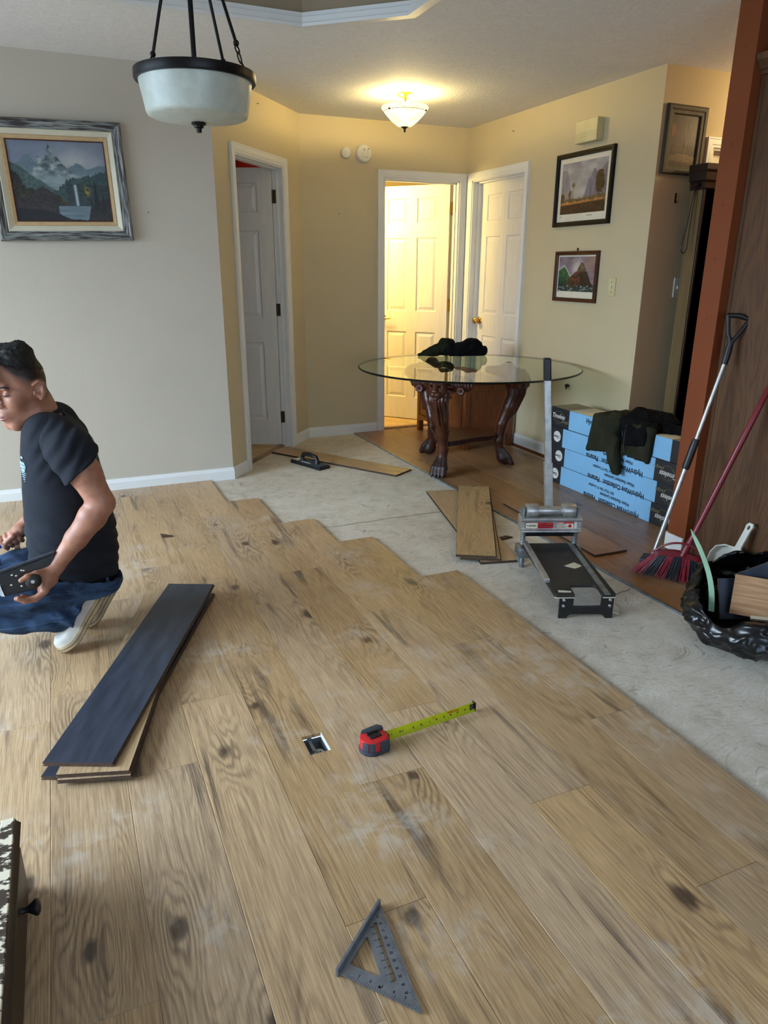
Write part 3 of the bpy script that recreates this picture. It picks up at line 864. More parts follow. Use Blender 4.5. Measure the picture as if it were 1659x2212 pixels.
# ------------------------------------------------------------------ floor boards
def plank_mesh(name, w, l, t, m, c=0.0009, clip=None):
    """Board with eased top edges; local origin at the near left corner, top at z = 0."""
    g = MB()
    prof = [(0.0002, -t), (w-0.0002, -t), (w-0.0002, -c), (w-2*c, 0), (2*c, 0), (0.0002, -c)]
    rings = [[(x, 0.0002, z) for x, z in prof], [(x, c, z) for x, z in prof], [(x, l-c, z) for x, z in prof], [(x, l-0.0002, z) for x, z in prof]]
    rings[0] = [(x, 0.0002, min(z, -c)) for x, z in prof]; rings[3] = [(x, l-0.0002, min(z, -c)) for x, z in prof]
    g.loft(rings)
    return g.done(name, m, mesh_only=True)
PW, PL = 0.196, 1.22
pcache = {}
def plank(x, y0, y1, m='plank', w=PW, t=0.012, name='plank', z=0.0):
    key = (round(y1-y0, 3), m, w)
    if key not in pcache: pcache[key] = plank_mesh(name, w, y1-y0, t, m)
    o = link(name, pcache[key], floor)
    o.location = (x, y0, z)
    return o
rows = {0: (-0.181, 1.12, None), 1: (0.015, 1.816, None), 2: (0.211, 2.128, None), 3: (0.407, 2.35, None), 4: (0.603, 1.537, None),
        5: (0.799, 1.82, 4.231), 6: (0.995, 1.29, 3.727), 7: (1.191, 0.907, 3.325), 8: (1.387, 1.535, 2.752)}
WY = 4.742
for i in range(-12, 9):
    if i in rows: x, j, end = rows[i]
    else: x, j, end = -0.181+0.196*i, 0.3+((i*0.437) % 1.0)*1.2, None
    end = end or WY
    ys = [j+PL*k for k in range(-4, 5)]
    ys = [y for y in ys if -1.6 < y < end-0.02]
    for a, b in zip(ys, ys[1:]+[end]):
        if b-a > PL+0.05: b = a+PL
        if i == 3 and a < 1.75 < b:      # the board cut out over the floor outlet
            g = MB(); c = 0.0012
            xa, xb, ya, yb = hx0-x, hx1-x, hy0-a, hy1-a
            l = b-a
            for (p, q, r, s_) in ((0.0004, xa, 0.0004, l), (xb, PW-0.0004, 0.0004, l), (xa, xb, 0.0004, ya), (xa, xb, yb, l)):
                g.box((p, r, -0.012), (q, s_, 0))
            bmesh.ops.remove_doubles(g.bm, verts=g.bm.verts, dist=1e-5)
            o = g.done('plank', 'plank', floor); o.location = (x, a, 0)
        else:
            plank(x, a, b)
# old honey-coloured laminate on the right, with the strip left along its cut edge
for i in range(0, 16):
    x = 2.235+i*0.193
    if x > 5.3: break
    y = 0.35-((i*0.61) % 1.0)*1.2
    while y < 5.75:
        a, b = max(y, 0.3), min(y+1.2, 5.76 if x+0.19 < 3.27 else 3.57)
        if b-a > 0.1:
            plank(x, a, b, 'oldlam', 0.193, 0.008, 'laminate_board', -0.003)
        y += 1.2
g = MB(); g.box((2.224, 0.3, ZF), (2.234, 5.75, -0.002)); g.done('edge_strip', 'zinc', floor)
# hairline joint across the bare concrete
g = MB()
pts = [(0.95+0.06*k, 3.585+0.006*math.sin(k*1.9)+0.004*math.sin(k*0.7), ZF+0.0006) for k in range(19)]
for p, q in zip(pts, pts[1:]):
    g.quad((p[0], p[1]-0.0022, p[2]), (q[0], q[1]-0.0022, q[2]), (q[0], q[1]+0.0022, q[2]), (p[0], p[1]+0.0022, p[2]))
pts = [(2.03+0.03*k, 2.245+0.006*k+0.004*math.sin(k*2.1), ZF+0.0006) for k in range(7)]
for p, q in zip(pts, pts[1:]):
    g.quad((p[0], p[1]-0.0022, p[2]), (q[0], q[1]-0.0022, q[2]), (q[0], q[1]+0.0022, q[2]), (p[0], p[1]+0.0022, p[2]))
g.done('floor_crack', 'plank_core', floor)
# tiles and thresholds in the rooms beyond
tl = MB(); tl.prism([(0.002, 0.002), (0.298, 0.002), (0.298, 0.298), (0.002, 0.298)], 0, 0.010); tlm = tl.done('tile', 'tile', mesh_only=True, bevel=0.002)
for i in range(7):
    for j in range(5):
        o = link('tile', tlm, floor); o.location = (1.95+0.30*i, 5.885+0.30*j, ZF)
for i in range(6):
    for j in range(5):
        o = link('tile', tlm, floor); p = D0+DU*(0.0+0.30*i)+DN*(0.10+0.30*j)
        if p.x < 1.3: o.location = (p.x, p.y, ZF); o.rotation_euler = (0, 0, math.atan2(DU.y, DU.x))
        else: bpy.data.objects.remove(o)
g = MB(); g.box((0.272, 0.06, ZF), (0.976, 0.10, 0.002), DM); struct(g.done('trim_11', 'oldlam'))
g = MB(); g.box((2.516, 5.80, ZF), (3.184, 5.85, 0.006)); struct(g.done('trim_12', 'oldlam'))
# ------------------------------------------------------------------ loose boards
def board(label, o, a, l, w=PW, up=True, m='plank_clean', t=0.012, name='plank', group=None):
    """A loose laminate board with tongue and groove; o = near left corner of its top, a = turn about z."""
    g = MB()
    c = 0.001
    pr = [(0, -t), (w, -t), (w, -0.75*t), (w+0.005, -0.7*t), (w+0.005, -0.45*t), (w, -0.4*t), (w, -c), (w-c, 0), (c, 0), (0, -c), (0, -0.35*t), (0.006, -0.4*t), (0.006, -0.75*t), (0, -0.8*t)]
    g.loft([[(x, 0, z) for x, z in pr], [(x, l, z) for x, z in pr]])
    me = g.done(name, None, mesh_only=True)
    top, bot = (m, 'plank_back') if up else ('plank_back', m)
    for mm in ('plank_core', top, bot): me.materials.append(MT[mm])
    idx = []
    for p in me.polygons:
        idx.append(1 if p.normal.z > 0.95 and p.center.z > -0.3*t else (2 if p.normal.z < -0.95 and p.center.z < -0.9*t else 0))
    me.polygons.foreach_set('material_index', idx)
    ob = link(name, me)
    ob.location = o; ob.rotation_euler = (0, 0, R(a))
    tag(ob, label, 'plank', group)
    return ob
SG = 'loose planks stacked by the kneeling man'; CG = 'crossed loose planks by the table'
def board_c(label, c, a, l, z, **k):
    k.setdefault('group', SG)
    ra = R(a); x = (math.cos(ra), math.sin(ra)); y = (-math.sin(ra), math.cos(ra))
    board(label, (c[0]-x[0]*PW/2-y[0]*l/2, c[1]-x[1]*PW/2-y[1]*l/2, z), a, l, **k)
board_c('laminate plank lying upside down on top of the stack, its blue-black underside showing', (0.138, 2.425), -24.1, 1.20, 0.049, up=False)
board_c('tan laminate plank turned askew just under the upside-down one, corners sticking out', (0.113, 2.406), -17.9, 1.20, 0.0365)
board_c('laminate plank third down in the stack, only thin tan edges showing', (0.108, 2.400), -17.2, 1.20, 0.0245)
board_c('laminate plank at the bottom of the stack beside the kneeling man, dark face up', (0.132, 2.414), -24.4, 1.20, 0.0125, up=False)
board('whole laminate plank on bare concrete beside the black rubber float', (1.996, 4.367, 0.0005), 32.0, 1.18)
board('short-looking oak plank on top of the crossed pair by the table leg', (1.640, 2.872, 0.0258), -29.7, 1.19, group=CG)
board('oak plank directly beneath the topmost of the crossed planks, thin edge showing', (1.658, 2.858, 0.0132), -28.6, 1.19, group=CG)
board('oak plank lying slantwise at the bottom of the crossed planks, end toward the table', (1.735, 2.79, 0.0006), -13.9, 1.20, group=CG)
board('brown laminate plank lying half under the floor cutter, corner pointing at the broom', (2.292, 2.632, 0.0098), -2.3, 0.90, m='oldlam', t=0.0095)

# offcuts and flakes
def shard(label, pts, z, t, m='plank_core', name='offcut'):
    g = MB(); g.prism(pts, z, z+t)
    return tag(g.done(name, m), label, 'offcut', 'splinters and flakes on the floor')
shard('dark triangular splinter of board lying alone on the oak floor', [(0.352, 3.782), (0.410, 3.729), (0.356, 3.738)], 0.0, 0.010)
shard('small dark offcut standing on the floor behind the blue handle', [(-0.345, 3.862), (-0.325, 3.862), (-0.325, 3.80), (-0.345, 3.80)], 0.0, 0.030, m='plank_core')
shard('thin brown flake on the concrete beside the crossed planks', [(1.99, 3.06), (2.06, 3.07), (2.08, 3.04), (2.00, 3.03)], ZF, 0.008)
shard('pale broken wood sliver at the right front corner of the floor cutter', [(1.965, 2.14), (2.00, 2.20), (2.03, 2.19), (2.02, 2.13), (1.99, 2.10)], ZF, 0.008, m='box_cream')

# ------------------------------------------------------------------ floor outlet in the cut hole
t = thing('floor_outlet', 'open electrical floor box sunk in a square hole in the oak floor', 'outlet', (0.549, 1.762, -0.06))
g = MB(); w2, d2, hh = 0.0305, 0.0455, 0.046
for a, b in (((-w2, -d2, 0), (w2, d2, 0.002)), ((-w2, -d2, 0), (-w2+0.0015, d2, hh)), ((w2-0.0015, -d2, 0), (w2, d2, hh)), ((-w2, -d2, 0), (w2, -d2+0.0015, hh)), ((-w2, d2-0.0015, 0), (w2, d2, hh))): g.box(a, b)
g.done('box_shell', 'zinc', t)
g = MB(); g.lathe([(0.0, 0.002), (0.017, 0.002), (0.019, 0.010), (0.019, 0.022), (0.016, 0.026), (0.0, 0.026)], 24, T(0.004, -0.018, 0.014), caps=False)
g.done('receptacle', 'zinc', t, smooth=True)
g = MB()
for x in (-0.006, 0.005): g.box((0.004+x-0.0012, -0.022, 0.0402), (0.004+x+0.0012, -0.014, 0.0406))
g.sphere((0.004, -0.028, 0.0402), (0.002, 0.002, 0.0006), 8); g.done('slot', 'black', t)
g = MB(); g.box((-0.012, -0.010, 0.040), (-0.002, 0.044, 0.0425)); g.box((-0.014, 0.040, 0.026), (0.0, 0.052, 0.050)); g.tube([(-0.007, 0.046, 0.05), (-0.007, 0.046, 0.053)], 0.003, 8)
g.done('bracket', 'zinc', t)
g = MB(); g.box((0.004, -0.050, 0.040), (0.016, -0.040, 0.044)); g.tube([(0.010, -0.044, 0.044), (0.010, -0.044, 0.048)], 0.003, 8); g.done('screw_ear', 'zinc', t)
g = MB(); g.box((0.0305, -0.046, 0.030), (0.0330, 0.046, 0.0605)); g.done('plaster_edge', 'white_plastic', t)

# ------------------------------------------------------------------ tape measure
t = thing('tape_measure', 'red and grey tape measure on the oak floor, yellow blade pulled out', 'tape measure', (0.700, 1.672, 0), 8.0)
def outl(sx, sy, n=20):
    o = []
    for i in range(n+1):
        a = PI/2+PI*i/n; o.append((-0.008+0.036*math.cos(a)*sx, 0.037*math.sin(a)*sy))
    return o+[(0.030*sx, -0.037*sy), (0.042*sx, -0.024*sy), (0.042*sx, 0.024*sy), (0.030*sx, 0.037*sy)]
g = MB(); g.prism(outl(0.96, 0.96), 0.004, 0.046); g.done('case', 'red', t, smooth=True, bevel=0.004)
g = MB(); g.prism(outl(1.04, 1.03), 0.0, 0.012); g.done('rubber_guard', 'rubber', t, smooth=True, bevel=0.002)
g = MB()
for a0, a1 in ((196, 226), (232, 258)):
    rg = []
    for i in range(7):
        a = R(a0+(a1-a0)*i/6); c, s = math.cos(a), math.sin(a)
        rg.append([(-0.008+r*c, 0.037*s*(r/0.036), z) for r, z in ((0.0335, 0.014), (0.0375, 0.014), (0.0385, 0.028), (0.036, 0.043), (0.0335, 0.043))])
    g.loft(rg)
g.box((0.002, -0.0385, 0.012), (0.030, -0.033, 0.043))
g.done('rubber_guard', 'rubber', t, smooth=True)
g = MB(); g.prism([(0.0, 0.010), (0.040, 0.010), (0.044, 0.024), (0.034, 0.039), (-0.020, 0.036), (-0.030, 0.026), (-0.012, 0.020)], 0.040, 0.051); g.done('rubber_guard', 'rubber', t, smooth=True, bevel=0.003)
g = MB(); g.box((-0.018, -0.014, 0.046), (0.020, 0.012, 0.050)); g.box((-0.018, 0.006, 0.046), (0.020, 0.012, 0.054)); g.lathe([(0.006, 0), (0.006, 0.0012), (0.0, 0.0014)], 16, T(0.004, 0.0, 0.050)); g.done('belt_clip', 'black', t, smooth=True, bevel=0.001)
g = MB(); g.box((0.036, -0.016, 0.006), (0.047, 0.010, 0.040)); g.done('mouth', 'black', t, bevel=0.002)
L = 0.325; B0 = Vector((0.046, 0.004, 0.004))
def bl(u, v):     # u along the blade, v across its 29 mm; slightly dished
    d = 0.0040*(1-(2*v-1)**2)
    return (B0.x+u, B0.y+0.011*v+d-0.062*u, B0.z+0.0275*v+0.004*u/L)
N = 14
g = MB(); vs, fs = [], []
for i in range(N+1):
    for j in range(7): vs.append(bl(L*i/N, j/6))
for i in range(N):
    for j in range(6): fs.append((i*7+j, (i+1)*7+j, (i+1)*7+j+1, i*7+j+1))
g._add(vs, fs); bmesh.ops.solidify(g.bm, geom=g.bm.faces[:], thickness=0.0005)
blade = g.done('blade', 'tape_yellow', t, smooth=True)
def on_blade(u, v):
    p = Vector(bl(u, v)); q = Vector(bl(u+0.01, v)); r = Vector(bl(u, v-0.05))
    M = frame_from(p, q-p, r-p); return M
for s, u in (('11', 0.020), ('10', 0.058), ('9', 0.100), ('8', 0.128), ('7', 0.158), ('6', 0.184), ('5', 0.212), ('4', 0.236), ('5', 0.262), ('2', 0.290)):
    p = Vector(bl(u, 0.50)); tx = (Vector(bl(u+0.01, 0.5))-p).normalized(); ty = (Vector(bl(u, 0.6))-p).normalized()
    nz = tx.cross(ty)
    M = frame_from(p+nz*0.0006, -tx, -ty)
    text(s, 0.016 if u < 0.09 else 0.012, M, 'ink', blade, 'numeral', bold=0.0004, align='CENTER')
g = MB()
for i in range(40):
    u = 0.012+i*0.0076; v1 = 0.30 if i % 4 == 0 else 0.16
    a, b = Vector(bl(u, 0.02)), Vector(bl(u, v1)); tx = Vector((1, -0.06, 0)).normalized(); nz = tx.cross((b-a).normalized())*0.0007
    g.quad(a-tx*0.0004+nz, a+tx*0.0004+nz, b+tx*0.0004+nz, b-tx*0.0004+nz)
g.done('tick_marks', 'ink', blade)['kind'] = 'stuff'
p = Vector(bl(0.246, 0.80)); M = frame_from(p+Vector((0, -0.0008, 0.0003)), Vector((-1, 0.06, 0)), (0, -0.37, -0.93))
text('CRAFTSMAN', 0.0075, M, 'red', blade, 'lettering', bold=0.0002, align='CENTER')
text('25FT', 0.007, frame_from(Vector(bl(0.175, 0.8))+Vector((0, -0.0008, 0.0003)), Vector((-1, 0.06, 0)), (0, -0.37, -0.93)), 'red', blade, 'lettering', align='CENTER')
e = Vector(bl(L, 0.5)); g = MB()
g.box((e.x-0.018, e.y-0.0035, e.z-0.011), (e.x, e.y-0.0015, e.z+0.011)); g.box((e.x-0.001, e.y-0.010, e.z-0.016), (e.x+0.001, e.y+0.008, e.z+0.017))
hk = g.done('end_hook', 'black', t, bevel=0.0004)
g = MB()
for dx, dz in ((-0.014, 0.0), (-0.010, 0.006), (-0.006, -0.004)): g.lathe([(0.0022, 0), (0.0018, 0.001), (0, 0.0012)], 8, T(e.x+dx, e.y-0.0035, e.z+dz) @ RX(90))
g.done('rivet', 'steel', hk)

# ------------------------------------------------------------------ speed square
B_ = Vector((0.351, 1.027, 0.0)); t = thing('speed_square', 'grey metal triangular speed square on the oak floor in front', 'square', M=frame_from(B_, (0.764, 0.646, 0), (-0.646, 0.764, 0)))
g = MB(); bm = g.bm
def loop(pts):
    vs = [bm.verts.new((x, y, 0.004)) for x, y in pts]
    for i in range(len(vs)): bm.edges.new((vs[i], vs[(i+1) % len(vs)]))
loop([(0.002, 0.0), (0.185, 0.0), (0.187, -0.003), (0.004, -0.184), (0.0, -0.182)])
loop([(0.099, -0.012), (0.101, -0.0155), (0.036, -0.078), (0.031, -0.077), (0.029, -0.014), (0.032, -0.011)])
loop([(0.137, -0.010), (0.143, -0.015), (0.040, -0.113), (0.033, -0.109), (0.034, -0.106)])
loop([(0.012, -0.084), (0.016, -0.089), (0.012, -0.094), (0.008, -0.089)])
bmesh.ops.triangle_fill(bm, use_beauty=True, edges=bm.edges[:], normal=(0, 0, 1))
r = bmesh.ops.extrude_face_region(bm, geom=bm.faces[:])
bmesh.ops.translate(bm, vec=(0, 0, 0.0035), verts=[v for v in r['geom'] if isinstance(v, bmesh.types.BMVert)])
g.done('plate', 'alu', t)
g = MB(); g.box((-0.003, -0.003, 0.0), (0.190, 0.004, 0.0205)); g.done('fence', 'alu', t, bevel=0.0012)
g = MB()
def stamp(x, y, lx, ly): g.box((x-lx, y-ly, 0.0074), (x+lx, y+ly, 0.0077))
for i in range(30):      # scale ticks along the free side and the sloping side
    stamp(0.004, -0.020-0.0052*i, 0.003 if i % 4 else 0.006, 0.0003)
hy = Vector((-0.183, -0.181)).normalized(); nn = Vector((-0.7, 0.7))
for i in range(44):
    p = Vector((0.180, -0.006))+hy*0.0052*i
    if p.y < -0.17: break
    l = 0.004 if i % 5 else 0.008; q = p+nn*l*1.0; w_ = hy*0.00035
    g.quad((p.x-w_.x, p.y-w_.y, 0.0077), (p.x+w_.x, p.y+w_.y, 0.0077), (q.x+w_.x, q.y+w_.y, 0.0077), (q.x-w_.x, q.y-w_.y, 0.0077))
g.done('scale_marks', 'ink', t)['kind'] = 'stuff'
for i, s in enumerate(('5', '10', '12', '15', '20', '22', '25', '30', '35', '40', '45')):
    p = Vector((0.158, -0.014))+hy*0.0185*i
    text(s, 0.0075, T(p.x-0.004, p.y+0.001, 0.0076) @ RZ(-45), 'ink', t, 'numeral', bold=0.0002, align='CENTER')
for i, s in enumerate(('1', '2', '3', '4', '5')):
    text(s, 0.008, T(0.012, -0.04-0.0254*i, 0.0076) @ RZ(-90), 'ink', t, 'numeral', bold=0.0002)
g = MB()
for k in range(5):
    for j in range(9):
        p = Vector((0.134-0.0*j, -0.020))+hy*0.0165*j+nn*(0.004+0.0028*k)
        if (j*3+k) % 4: g.box((p.x-0.0011, p.y-0.0009, 0.0074), (p.x+0.0011, p.y+0.0009, 0.0077))
g.done('stamped_table', 'ink', t)['kind'] = 'stuff'

# ------------------------------------------------------------------ low chest cut by the left edge of the picture
t = thing('drawer_chest', 'low dark drawer chest with a worn cream top and round black knob', 'chest', (-0.225, 1.53, 0))
g = MB(); g.box((-0.60, -1.10, 0.0), (-0.012, -0.012, 0.148)); g.done('carcass', 'darkwood', t, bevel=0.003)
g = MB(); g.box((-0.012, -1.08, 0.012), (0.0, -0.03, 0.135)); g.done('drawer_front', 'darkwood', t, bevel=0.004)
g = MB(); pr = [(-0.62, 0.148), (-0.004, 0.148), (0.002, 0.156), (0.004, 0.164), (-0.004, 0.172), (-0.006, 0.178), (-0.62, 0.178)]
g.loft([[(x, -1.12, z) for x, z in pr], [(x, 0.010, z) for x, z in pr]]); g.done('moulding', 'darkwood', t, smooth=True)
m_, nt, b_ = newmat('worn_cream_paint')
pos = nd(nt, 'ShaderNodeNewGeometry').outputs['Position']
n_ = ntex(nt, mapping(nt, pos, (26, 42, 26)), 1.0, 3.0, 0.6)
nt.links.new(mix(nt, rmap(nt, n_, 0.47, 0.53), lin((60, 48, 38)), lin((222, 212, 188))), b_.inputs['Base Color']); b_.inputs['Roughness'].default_value = 0.5
MT['worn'] = m_
g = MB(); g.box((-0.034, -1.12, 0.178), (-0.006, 0.006, 0.186)); g.done('border_strip', 'worn', t, bevel=0.002)
g = MB(); g.box((-0.62, -0.022, 0.178), (-0.037, 0.006, 0.186)); g.done('border_strip', 'box_cream', t, bevel=0.002)
for i in range(5):
    g = MB(); g.box((-0.60, -0.025-0.215*(i+1)+0.004, 0.178), (-0.038, -0.025-0.215*i, 0.185)); g.done('top_slat', 'box_cream', t, bevel=0.002)
g = MB(); g.lathe([(0.007, 0), (0.006, 0.010), (0.012, 0.020), (0.017, 0.026), (0.017, 0.032), (0.010, 0.036), (0, 0.037)], 24, T(0.0, -0.17, 0.085) @ RY(90)); g.done('knob', 'black', t, smooth=True)

# ------------------------------------------------------------------ floor cutter
t = thing('floor_cutter', 'black and silver hand lever floor cutter standing on bare concrete', 'cutter', M=frame_from((1.84, 2.127, 0), (0.926, -0.378, 0), (0.378, 0.926, 0)))
def rc(pts): return pts
g = MB(); g.prism([(-0.137, 0.012), (-0.128, 0.0), (-0.054, 0.0), (-0.052, 0.018), (-0.052, 0.085), (-0.044, 0.095), (0.050, 0.095), (0.060, 0.080), (0.060, 0.0), (0.112, 0.0), (0.118, 0.010), (0.108, 0.585), (-0.155, 0.585)], 0.083, 0.095)
g.done('deck', 'deck', t, bevel=0.002)
g = MB(); g.prism([(-0.136, 0.004), (-0.126, -0.002), (-0.056, -0.002), (-0.056, 0.004)], 0.080, 0.0835); g.done('deck_edge', 'box_cream', t); g = MB(); g.prism([(0.062, 0.004), (0.062, -0.002), (0.112, -0.002), (0.116, 0.004)], 0.080, 0.0835); g.done('deck_edge', 'box_cream', t)
g = MB(); M = frame_from((0, 0, 0), (1, 0, 0), (0, 0, 1))
g.prism([(-0.114, ZF), (-0.082, ZF), (-0.074, ZF+0.012), (-0.062, ZF+0.018), (0.062, ZF+0.018), (0.072, ZF+0.012), (0.080, ZF), (0.110, ZF), (0.110, 0.0825), (0.058, 0.0825), (0.058, 0.042), (-0.056, 0.042), (-0.056, 0.0825), (-0.114, 0.0825)], -0.010, 0.0, M @ T(0, 0, 0))
g.done('front_foot', 'black', t, bevel=0.0015)
for x in (-0.097, 0.094):
    for z in (0.072, 0.046):
        g = MB(); g.lathe([(0.0072, 0), (0.0072, 0.002), (0.005, 0.0048), (0, 0.0055)], 14, T(x, -0.0005, z) @ RX(90)); g.done('bolt', 'steel', t, smooth=True)
g = MB(); g.box((-0.150, 0.12, 0.095), (-0.128, 0.575, 0.113)); g.done('fence_bar', 'steel', t, bevel=0.002)
g = MB(); g.box((0.068, 0.0, 0.095), (0.092, 0.575, 0.0985)); g.done('guide_rail', 'zinc', t)
g = MB(); g.prism([(-0.02, 0.30), (0.035, 0.34), (0.06, 0.30), (0.045, 0.285), (0.02, 0.27)], 0.0951, 0.0958); g.done('glue_smear', 'box_cream', t)
g = MB(); g.prism([(-0.115, 0.025), (-0.065, 0.022), (-0.060, 0.035), (-0.112, 0.045)], 0.0951, 0.0957); g.done('paint_chip', 'white_plastic', t)
# cross head
g = MB(); Mx = frame_from((0, 0, 0), (0, 1, 0), (0, 0, 1))
pr = [(0.556, 0.158), (0.548, 0.163), (0.548, 0.170), (0.560, 0.176), (0.560, 0.214), (0.546, 0.222), (0.546, 0.232), (0.640, 0.232), (0.640, 0.158)]
g.prism(pr, -0.166, 0.124, Mx); g.done('cross_head', 'steel', t, bevel=0.0015)
g = MB(); g.box((-0.140, 0.565, 0.138), (0.100, 0.575, 0.160)); g.done('blade', 'blackmetal', t)
for x in (-0.152, 0.100):
    g = MB(); g.tube([(x+0.0115*math.cos(i*0.7), 0.572+0.0115*math.sin(i*0.7), 0.097+0.061*i/54) for i in range(55)], 0.0024, 6); g.tube([(x, 0.572, 0.09), (x, 0.572, 0.16)], 0.006, 10)
    g.done('spring', 'zinc', t, smooth=True)
for s in (-1, 1):
    xo = -0.150 if s < 0 else 0.095
    g = MB(); g.box((xo-0.026, 0.535, 0.035), (xo+0.030, 0.625, 0.083)); g.tube([(xo-0.006, 0.545, ZF), (xo-0.006, 0.545, 0.04)], [0.013, 0.011], 12); g.tube([(xo-0.006, 0.61, ZF), (xo-0.006, 0.61, 0.04)], [0.013, 0.011], 12)
    g.done('rear_foot', 'zinc', t, smooth=True, bevel=0.003)
# rollers and lever
for x0, x1, r_, nm in ((-0.141, -0.085, 0.034, 'roller'), (0.036, 0.096, 0.034, 'roller'), (-0.085, 0.036, 0.021, 'axle_tube')):
    g = MB(); g.lathe([(r_*0.75, 0), (r_, 0.0), (r_, x1-x0), (r_*0.75, x1-x0)], 28, T(x0, 0.60, 0.256) @ RY(90)); g.done(nm, 'steel', t, smooth=True, bevel=0.001)
for x in (-0.156, 0.106):
    g = MB(); g.box((x-0.004, 0.575, 0.232), (x+0.006, 0.625, 0.275)); g.tube([(x-0.014, 0.60, 0.256), (x+0.016, 0.60, 0.256)], 0.006, 10); g.done('bracket', 'zinc', t, smooth=True)
def lev(z): f = (z-0.25)/0.73; return Vector((-0.024-0.058*f, 0.625+0.02*f, z))
def sq(w, z0, z1): 
    a, b = lev(z0), lev(z1)
    return [[(p.x+i*w, p.y+j*w*0.8, p.z) for i, j in ((-1, -1), (1, -1), (1, 1), (-1, 1))] for p in (a, b)]
g = MB(); g.loft(sq(0.0190, 0.215, 0.487)); g.done('lever_sleeve', 'steel', t, bevel=0.002)
g = MB(); g.loft(sq(0.0150, 0.48, 0.885)); g.done('lever_bar', 'steel', t, bevel=0.002)
g = MB(); r0, r1 = sq(0.0170, 0.868, 0.972); g.loft([r0, r1]); g.done('grip', 'black', t, bevel=0.006)
# plates on the head
FM = frame_from((0, 0.5595, 0), (1, 0, 0), (0, 0, 1))
def rrect(w, h, r, n=5):
    o = []
    for cx_, cy_, a0 in ((w-r, h-r, 0), (r, h-r, 90), (r, r, 180), (w-r, r, 270)):
        o += [(cx_+r*math.cos(R(a0+90*i/n)), cy_+r*math.sin(R(a0+90*i/n))) for i in range(n+1)]
    return o
def plate(nm, m, x, z, w, h, y, r=0.004):
    g = MB(); g.prism(rrect(w, h, r), 0, 0.0006, FM @ T(x, z, y)); return g.done(nm, m, t)
lp = plate('label_plate', 'ink', -0.147, 0.179, 0.133, 0.031, 0.0)
def sub(par, m, x, z, w, h, y, r=0.002, nm='label_field'):
    g = MB(); g.prism(rrect(w, h, r), 0, 0.0004, FM @ T(x, z, y)); return g.done(nm, m, par)
sub(lp, 'red', -0.1455, 0.1805, 0.130, 0.028, 0.0006, 0.003)
sub(lp, 'mat_paper', -0.1445, 0.1815, 0.056, 0.026, 0.0010, 0.003)
text('+CRAIN', 0.0135, FM @ T(-0.1425, 0.1895, 0.0015), 'ink', lp, bold=0.0005)
text('HANDI', 0.0075, FM @ T(-0.0700, 0.2005, 0.0012), 'ink', lp, bold=0.0003)
text('WOOD CUTTER', 0.0095, FM @ T(-0.0850, 0.1905, 0.0012), 'ink', lp, bold=0.0004)
text('WITH BLADE SHARPENER', 0.0050, FM @ T(-0.0840, 0.1840, 0.0012), 'ink', lp, bold=0.0002)
wp = plate('warning_plate', 'red', 0.004, 0.179, 0.082, 0.032, 0.0)
sub(wp, 'mat_paper', 0.0055, 0.1805, 0.079, 0.023, 0.0006)
text('DANGER', 0.0065, FM @ T(0.008, 0.2045, 0.0009), 'ink_white', wp, bold=0.0002)
for i, s in enumerate(('KEEP HANDS CLEAR', 'BLADE IS SHARP', 'DO NOT REACH UNDER', 'READ THE MANUAL')):
    text(s, 0.0046, FM @ T(0.008, 0.1985-0.0054*i, 0.0011), 'ink', wp, bold=0.00015)
g = MB(); g.lathe([(0.0085, 0), (0.0085, 0.0004), (0.0066, 0.0004), (0.0066, 0.0001)], 24, FM @ T(0.067, 0.192, 0.001)); g.tube([(0.061, 0.187, 0.0012), (0.073, 0.197, 0.0012)], 0.0008, 6, FM); g.done('symbol', 'red', wp)
g = MB(); g.box((0.064, 0.187, 0.0008), (0.070, 0.196, 0.0012), FM); g.done('symbol', 'ink', wp)
plate('side_sticker', 'white_plastic', 0.088, 0.180, 0.012, 0.030, 0.0, 0.002)

# ------------------------------------------------------------------ rubber float on the concrete
t = thing('rubber_float', 'black rubber float with a bail handle lying on bare concrete', 'trowel', (1.56, 4.716, ZF), 21.8)
g = MB(); g.prism([(0, 0), (0.10, 0.0), (0.10, 0.33), (0, 0.33)], 0.0, 0.022); g.done('pad', 'black', t, bevel=0.003)
g = MB(); g.prism([(0.006, 0.006), (0.094, 0.006), (0.094, 0.324), (0.006, 0.324)], 0.022, 0.027); g.done('back_plate', 'rubber', t, bevel=0.002)
g = MB(); g.tube([(0.05, 0.085, 0.027), (0.05, 0.083, 0.052), (0.05, 0.095, 0.074), (0.05, 0.165, 0.082), (0.05, 0.235, 0.074), (0.05, 0.247, 0.052), (0.05, 0.245, 0.027)], [0.020, 0.015, 0.015, 0.016, 0.015, 0.015, 0.020], 14)
g.done('handle', 'black', t, smooth=True)
g = MB(); g.box((0.012, 0.262, 0.0272), (0.088, 0.318, 0.0277)); g.done('sticker', 'white_plastic', t)
g = MB(); g.box((0.012, 0.125, 0.0272), (0.028, 0.225, 0.0277)); g.done('sticker', 'white_plastic', t)

